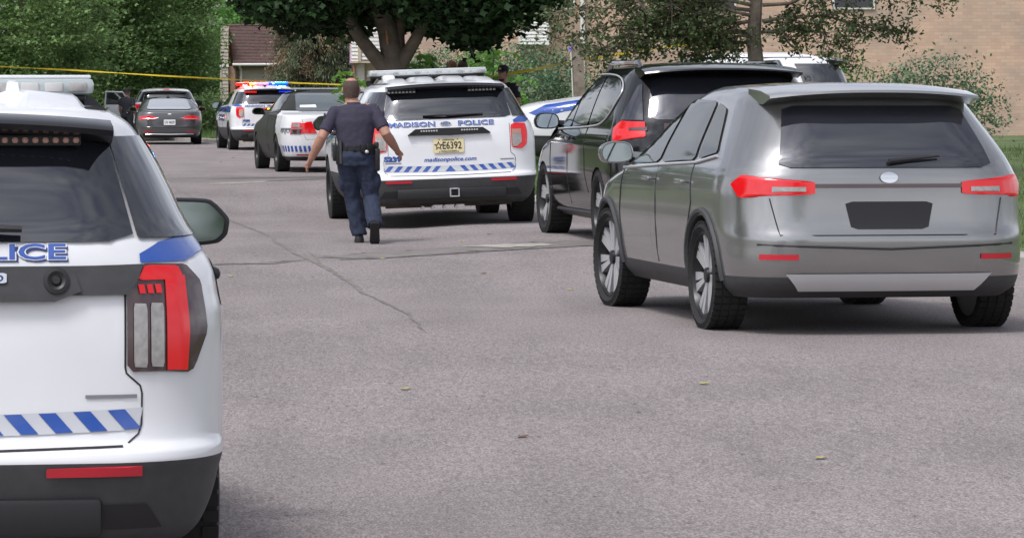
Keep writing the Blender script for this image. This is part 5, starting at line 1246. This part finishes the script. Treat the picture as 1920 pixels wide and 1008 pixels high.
# right house: pinkish brick with white sided bay and downspout
def brick_mat():
    m = mat('brick', (.4, .25, .17), .9); nt = m.node_tree; b = nt.nodes['Principled BSDF']; tcn = nt.nodes.new('ShaderNodeTexCoord'); mpn = nt.nodes.new('ShaderNodeMapping'); mpn.inputs['Rotation'].default_value = (R(90), 0, 0)
    br = nt.nodes.new('ShaderNodeTexBrick'); br.inputs['Color1'].default_value = (.58, .42, .32, 1); br.inputs['Color2'].default_value = (.50, .35, .265, 1); br.inputs['Mortar'].default_value = (.42, .35, .28, 1); br.inputs['Scale'].default_value = 4.0; br.inputs['Mortar Size'].default_value = .02; br.inputs['Brick Width'].default_value = .9; br.inputs['Row Height'].default_value = .32
    n = nt.nodes.new('ShaderNodeTexNoise'); n.inputs['Scale'].default_value = 1.1; n.inputs['Detail'].default_value = 5; mx = nt.nodes.new('ShaderNodeMix'); mx.data_type = 'RGBA'; mx.blend_type = 'MULTIPLY'; mx.inputs[0].default_value = .8
    r = nt.nodes.new('ShaderNodeValToRGB'); r.color_ramp.elements[0].position = .35; r.color_ramp.elements[1].position = .65; r.color_ramp.elements[0].color = (.8, .83, .85, 1); r.color_ramp.elements[1].color = (1.15, 1.08, 1.02, 1)
    L = nt.links.new; L(tcn.outputs['Object'], mpn.inputs[0]); L(mpn.outputs[0], br.inputs['Vector']); L(tcn.outputs['Object'], n.inputs['Vector']); L(n.outputs[0], r.inputs[0]); L(br.outputs[0], mx.inputs[6]); L(r.outputs[0], mx.inputs[7]); L(mx.outputs[2], b.inputs['Base Color'])
    return m
M['brick'] = brick_mat()
D3 = 92.0; X3 = lambda px: (px - PX) * D3 / F; Z3 = lambda py: H - (py - PY) * D3 / F
h3 = empty('house', (0, 0, 0)); tag(h3, 'pinkish brick house with white siding and a white downspout behind the shrubs', 'house')
wall_box(h3, 'brick_wall', X3(768), X3(1960), D3, D3 + 7, -.5, 6.5, 'brick')
wall_box(h3, 'bay', X3(972), X3(1021), D3 - .55, D3 - .003, Z3(84), 6.5, 'siding_white')
siding('siding', h3, (X3(972), D3 - .56), (X3(1022), D3 - .56), Z3(84), 6.4, 'siding_white', .082)
wall_box(h3, 'corner_board', X3(1022), X3(1027), D3 - .62, D3 - .004, Z3(85), 6.5, 'trim_white')
MB().tube([(X3(1092), D3 - .08, 6.4), (X3(1092), D3 - .08, -.3)], .06, 8).build('downspout', 'trim_white', h3)
for a, b_ in ((1040, 1078), (1300, 1380), (1560, 1640)):
    w_ = wall_box(h3, 'window', X3(a), X3(b_), D3 - .05, D3 - .002, Z3(18), Z3(-120), 'trim_white')
    wall_box(w_, 'pane', X3(a + 4), X3(b_ - 4), D3 - .06, D3 - .051, Z3(14), Z3(-116), 'glass_dark')

# ------------------------------------------------------------------ trees and shrubs
# the big maple: leaning limbs fork low, the crown hangs over the street
bx, bd = at(737, 62).x, 62.0; bz = lz(bx, bd) - .05; s_ = bd / F
big = empty('maple_tree', (bx, bd, bz)); tag(big, 'big dark maple with a forked trunk hanging over the SUV marked S239', 'tree')
B = lambda px, py, dy=0.0: ((px - 737) * s_, dy, H - (py - PY) * s_ - bz)
tk = MB(); tk.tube([(0, 0, -.2), (0, 0, .15), B(737, 170), B(737, 128), B(735, 100), B(727, 60), B(715, 20), B(700, -30), B(690, -120)], [.42, .32, .26, .22, .18, .16, .15, .135, .10], 16)
tk.build('trunk', 'bark', big)
lm = MB()
lm.tube([B(738, 150), B(745, 110), B(746, 70, .05), B(750, 40, .1), B(758, 0, .15), B(768, -60, .2), B(785, -150)], [.14, .14, .11, .10, .09, .08, .06], 12)
lm.tube([B(735, 145), B(716, 122, -.05), B(697, 100, -.1), B(672, 68, -.2), B(650, 30, -.3), B(630, -8, -.4), B(600, -70)], [.12, .125, .115, .105, .095, .085, .05], 12)
lm.tube([B(740, 140), B(752, 118, -.05), B(770, 90, -.1), B(788, 58, -.2), B(803, 25, -.25), B(815, 5, -.3), B(850, -60)], [.12, .12, .105, .09, .08, .065, .04], 12)
lm.tube([B(800, 28, -.25), B(820, 15, -.3), B(850, 8, -.4), B(885, 0, -.5), B(930, -20)], [.08, .07, .06, .05, .03], 10)
lm.build('limbs', 'bark', big)
MB().tube([B(727, 84, -.19), B(725.5, 70, -.185), B(724, 58, -.175)], [(.02, .02), (.035, .022), (.016, .012)], 8).build('bark_wound', 'wood_inner', big)
def crown_c():
    while True:
        px = rng.uniform(470, 1030); t = (px - 470) / 560
        low = np.interp(px, [470, 500, 560, 600, 640, 680, 720, 760, 800, 850, 880, 905, 940, 975, 1000, 1030], [2, 25, 50, 62, 60, 40, 25, 42, 45, 55, 85, 78, 38, 45, 22, -2])
        py = rng.uniform(-150, low - 8) if rng.random() < .35 else rng.uniform(-20, low - 8)
        dy = rng.uniform(-1.6, 3.4)
        if 690 < px < 770 and dy < .5 and py > 0: continue
        if dy < 0.3 and (600 < px < 850) and py > 10 and rng.random() < .6: continue
        return np.array(B(px, py, dy))
P = np.concatenate([clumps(700, 75, crown_c, .17, .6)])
leaf_cloud('crown', P, .125, 'maple', 'leaf_maple_shaded', big, None, .5)
# high crown that shades the lower leaves
P = clumps(420, 60, in_ell((.3, 1.0, 6.3), (5.2, 4.2, 2.3), .2), .45); P = P[P[:, 2] > 3.6]
leaf_cloud('upper_crown', P, .24, 'maple', 'leaf_maple_shaded', big, None, .5)

# left maples
for lab, px, d, h0, h1, rad, m, sz, ncl, per in (
    ('leafy green maple at the far left above the near SUV', 40, 128, .4, 7.5, 2.9, 'leaf_maple_far', .115, 330, 115),
    ('tall green maple above the far white SUV, left of its neighbour', 190, 137, .3, 8.0, 2.6, 'leaf_maple', .115, 330, 115),
    ('rounded green maple above the grey sedan', 286, 141, .2, 7.6, 2.35, 'leaf_maple_far', .115, 330, 115),
    ('green maple edging the beige house, right of the grey sedan', 336, 145, .1, 5.6, 1.05, 'leaf_maple', .11, 170, 110),
    ('dark maple in the second row behind the near SUV', -60, 144, .2, 8.5, 3.2, 'leaf_maple', .15, 220, 70),
    ('dark maple in the second row between the leafy maples', 120, 151, .1, 8.5, 3.2, 'leaf_maple', .15, 220, 70),
    ('shadowy maple in the second row behind the grey sedan', 265, 156, .1, 8.0, 3.0, 'leaf_maple', .15, 220, 70)):
    broadleaf(lab, at(px, d).x, d, h0, h1, rad, m, sz, ncl, per, zg=-.2, group='maples on the left side', trunk_r=.15)
for lab, x, y, rad, h1 in (('tree added for reflections, out of view on the left, nearest the camera', -11, 26, 3.2, 7.5), ('tree added for reflections, out of view on the left, second from the camera', -12, 44, 3.6, 8.5), ('tree added for reflections, out of view on the left, third from the camera', -12.5, 62, 3.6, 8), ('tree added for reflections, out of view on the left, fourth from the camera', -13, 82, 3.8, 8.5), ('tree added for reflections, out of view on the left, fifth from the camera', -14, 102, 3.6, 8),
    ('tree added for reflections behind the camera on the right side', 8, -14, 4.5, 10.5), ('tree added for reflections behind the camera on the left side', -9, -20, 3.5, 6.5), ('tree added for reflections far behind the camera', 15, -34, 5.5, 11)):
    broadleaf(lab, x, y, .8, h1, rad, 'leaf_maple', .34, 120, 45, 'reflection_tree', -.05, 'unseen trees added for reflections', .2, .6)  # unseen trees, added so that paint and glass have something to reflect
for lab, px, d, rad, h1 in (('pale far tree rising over the brown roof', 455, 185, 2.6, 7.5), ('pale far tree over the left end of the brown roof', 405, 190, 2.2, 6.9), ('pale far tree over the dying spruce', 540, 188, 3.2, 7.6), ('far tree in the gap left of the cream house', 620, 180, 3.0, 9.0)):
    broadleaf(lab, at(px, d).x, d, .5, h1, rad, 'leaf_light', .17, 110, 50, 'far_tree', 0, 'pale trees behind the houses', .15, .45)
shrub('low green bush on the verge between grey sedan and flashing SUV', at(392, 134).x, 134, 1.3, 1.6, 'leaf_maple', .10, 2600, -.1, group=None)
shrub('low dark bush under the left maples beside the far white SUV', at(215, 133).x, 133, 2.6, 1.4, 'leaf_maple', .10, 3200, -.25, group=None)
shrub('low dark bush under the leftmost maple', at(90, 124).x, 124, 3.5, 1.3, 'leaf_maple', .10, 3600, -.2, group=None)

# half dead spruce
sx, sdp = at(590, 118).x, 118.0
spr = empty('spruce_tree', (sx, sdp, -.1)); tag(spr, 'half dead spruce with drooping olive and brown boughs', 'tree')
MB().tube([(0, 0, -.2), (0, 0, 2.5), (.05, 0, 5.5)], [.17, .13, .05], 10).build('trunk', 'bark', spr)
PG, PBn, DG, DB, tw = [], [], [], [], MB()
for k in range(260):
    a = random.uniform(0, 6.28); z0 = random.uniform(.5, 5.2); ln = 1.62 * (1 - .12 * max(0, z0 - 2.2)) * random.uniform(.6, 1.05); dead = random.random() < .45
    pts = [Vector((math.cos(a) * ln * u, math.sin(a) * ln * u, z0 + .15 * u * ln - .55 * u * u * ln)) for u in np.linspace(0, 1, 7)]
    tw.tube(pts, [.022 * (1 - .8 * i / 6) for i in range(7)], 5)
    bare = dead and random.random() < .3
    for i in range(2, 7):
        for j in range(10 if not bare else 3):
            p = pts[i] + Vector((random.gauss(0, .11), random.gauss(0, .11), -abs(random.gauss(0, .13))))
            dr = (pts[i] - pts[i - 1]).normalized() * .6 + Vector((0, 0, -1.0))
            (PBn if dead and random.random() < .8 else PG).append(tuple(p)); (DB if len(PBn) > len(DB) else DG).append(tuple(dr))
tw.build('boughs', 'dead_twig', spr)
def tufts(Pn, Dn, k=4):
    Pn = np.repeat(np.array(Pn), k, 0); return Pn + rng.normal(size=Pn.shape) * .075, np.repeat(np.array(Dn), k, 0)
a_, b_ = tufts(PG, DG, 9); leaf_cloud('green_needles', a_, .115, 'needle', 'needle_green', spr, None, .3, None, .4, b_)
a_, b_ = tufts(PBn, DB, 8); leaf_cloud('brown_needles', a_, .115, 'needle', 'needle_brown', spr, None, .3, None, .4, b_)

# shrubs in front of the brick house
for lab, px, d, w, top, m, sz, n in (
    ('grey green shrub right of the big maple trunk', 800, 82, 1.5, 84, 'leaf_shrub', .065, 7000),
    ('tall bushy shrub behind the three heads', 862, 84, 1.5, 78, 'leaf_shrub', .065, 7000),
    ('leafy shrub left of the officer in the cap', 905, 80, 1.2, 58, 'leaf_light', .07, 5200),
    ('wide dark green shrub behind the officer in the cap', 990, 78, 1.5, 74, 'leaf_shrub', .065, 8000),
    ('dense low shrub beside the leaning wooden post', 1050, 74, 1.2, 104, 'leaf_shrub', .06, 6000),
    ('shrub below the brick wall right of the leaning post', 1160, 72, 1.8, 120, 'leaf_shrub', .065, 5000),
    ('shrub over the roof of the grey crossover, left one', 1330, 66, 2.2, 108, 'leaf_shrub', .065, 6000),
    ('shrub over the roof of the grey crossover, middle one', 1540, 66, 2.4, 92, 'leaf_light', .07, 6000),
    ('shrub over the roof of the grey crossover, right one', 1760, 66, 2.4, 104, 'leaf_shrub', .065, 6000)):
    c = at(px, d); zg = lz(c.x, d) - .05; shrub(lab, c.x, d, w, H - (top - PY) * d / F - zg, m, sz, n, zg)
for lab, px, d, top, nf, ln in (('bright sumac sprig beside the head of the walking officer', 662, 58, 138, 8, .34), ('bright sumac right of the big maple trunk', 787, 66, 100, 6, .45), ('low bright sumac over the light bar', 838, 66, 116, 7, .42), ('bright tall sumac left of the officer in the cap', 925, 70, 92, 9, .6), ('small bright sumac near the forked trunk', 803, 67, 122, 6, .35), ('bright sumac frond right of the officer in the cap', 962, 72, 140, 6, .5)):
    c = at(px, d); zg = lz(c.x, d); sumac(lab, c.x, d, H - (top - PY) * d / F - zg, zg, nf, ln)
# crab apple reaching in from the right
cx_, cd = at(1420, 52).x, 52.0; cz = lz(cx_, cd)
crab = empty('crabapple_tree', (cx_, cd, cz)); tag(crab, 'thin leaved crab apple reaching in from the right over the black minivan', 'tree')
mb = MB(); mb.tube([(0, 0, -.2), (.05, 0, 1.0), (-.05, 0, 2.0), (.1, 0, 4.0)], [.14, .12, .10, .03], 10); mb.build('trunk', 'bark', crab)
br = MB(); PC = []
Cb = lambda px, py, dy=0.0: Vector(((px - 1420) * cd / F, dy, H - (py - PY) * cd / F - cz))
for (a, b2, n) in (((1410, 60), (1040, 72), 1), ((1410, 20), (1060, 20), 1), ((1410, 40), (1130, 90), 1), ((1410, 0), (1090, -20), 1), ((1410, 70), (1175, 60), 1), ((1410, 30), (1190, 25), 1), ((1410, 10), (1160, 0), 1), ((1430, 40), (1700, 60), 1), ((1430, 10), (1760, -10), 1), ((1430, 60), (1600, 95), 1), ((1415, 70), (1120, 100), 1), ((1415, 80), (1300, 105), 1)):
    dy = random.uniform(-.5, .6); p0, p1 = Cb(*a), Cb(*b2, dy); pts = limb(br, p0, p1, .028, .006, .2, 9, .10)
    for i in range(2, 9):
        for _ in range(10):
            e = pts[i] + Vector((random.gauss(0, .16), random.gauss(0, .2), random.gauss(-.02, .14))); br.tube([pts[i], e], [.006, .003], 4, False)
            for _ in range(19): PC.append(tuple(e + Vector((random.gauss(0, .06), random.gauss(0, .08), random.gauss(0, .055)))))
br.build('limbs', 'bark', crab)
leaf_cloud('crown', np.array(PC), .062, 'oval', 'leaf_crab', crab, None, .3)
P = clumps(200, 60, in_ell((.2, .3, 3.9), (2.6, 1.8, 1.2), .2), .22); leaf_cloud('upper_crown', P, .075, 'oval', 'leaf_crab', crab)

# ------------------------------------------------------------------ tape, post, sign
def tape(label, pts, w):
    q = []
    for i in range(len(pts) - 1):
        for k in range(14): q.append(Vector(pts[i]).lerp(Vector(pts[i + 1]), k / 14))
    q.append(Vector(pts[-1])); V = []; ph = 0
    for i, p in enumerate(q):
        ph += random.uniform(-.15, .5); V += [tuple(p + Vector((0, math.cos(ph) * w / 2, abs(math.sin(ph)) * w / 2 + .008))), tuple(p - Vector((0, math.cos(ph) * w / 2, abs(math.sin(ph)) * w / 2 + .008)))]
    Fc = [(2 * i, 2 * i + 1, 2 * i + 3, 2 * i + 2) for i in range(len(q) - 1)]
    return tag(mesh_obj('barrier_tape', V, Fc, 'tape_yellow', None, None, True, 80), label, 'tape', 'yellow barrier tapes')
tape('yellow barrier tape stretched across the street in front of the left maples', [at(-160, 112, 117), at(0, 112, 125), at(140, 113, 132), at(300, 114, 142), at(440, 115, 149.5), at(560, 115, 156), at(700, 116, 161)], .03)
tape('yellow barrier tape rising to the right behind the black minivan', [at(742, 62.3, 160), at(880, 68, 150), at(1000, 67.5, 131), at(1083, 62, 114), at(1200, 57, 96), at(1310, 54, 80), at(1420, 52, 62)], .032)
pp = at(1090, 60, z=0); pz = lz(pp.x, 60)
post = empty('wooden_post', (pp.x, 60, pz)); tag(post, 'leaning weathered wooden post with a white strip, left of the crab apple', 'post')
tp = (1082 - 1090) * 60 / F; ht = H - (77 - PY) * 60 / F - pz
MB().rings([[(x + a, c, z) for a, c in ((-.085, -.05), (.085, -.05), (.085, .05), (-.085, .05))] for x, z in ((.03, -.2), (tp, ht), (tp + .005, ht + .004))]).build('post_shaft', 'post_wood', post, False)
MB().tube([(.03 - .105, -.03, -.1), (tp - .105, -.03, ht - .02)], [(.02, .012)] * 2, 6).build('white_strip', 'trim_white', post)
MB().ellipsoid((tp - .115, -.055, ht - .12), (.010, .012, .028), 8, 6).build('blue_glint', 'led_blue_on', post)  # glowing bead stands in for blue light reflected on the post
sp = at(570, 125, z=0); sg = empty('yard_sign', (sp.x, 125, -.1)); tag(sg, 'white and red sign on a stake beside the flashing SUV', 'sign')
zs = lambda py: H - (py - PY) * 125 / F + .1
sb = MB().box(((559 + 573) / 2 * 0 + 0, 0, (zs(153.5) + zs(171)) / 2), (.30, .02, zs(153.5) - zs(171)), .004).build('board', 'sign_white', sg, False)
MB().box((0, -.0145, (zs(160) + zs(165)) / 2), (.25, .006, zs(160) - zs(165))).build('red_panel', 'sign_red', sb, False)
MB().box((0, -.0145, (zs(166) + zs(170)) / 2), (.25, .006, zs(166) - zs(170))).build('red_panel', 'sign_red', sb, False)
for g in (-1, 1): MB().tube([(g * .1, .02, -.2), (g * .1, .02, zs(156))], .012, 6).build('stake', 'post_wood', sg)
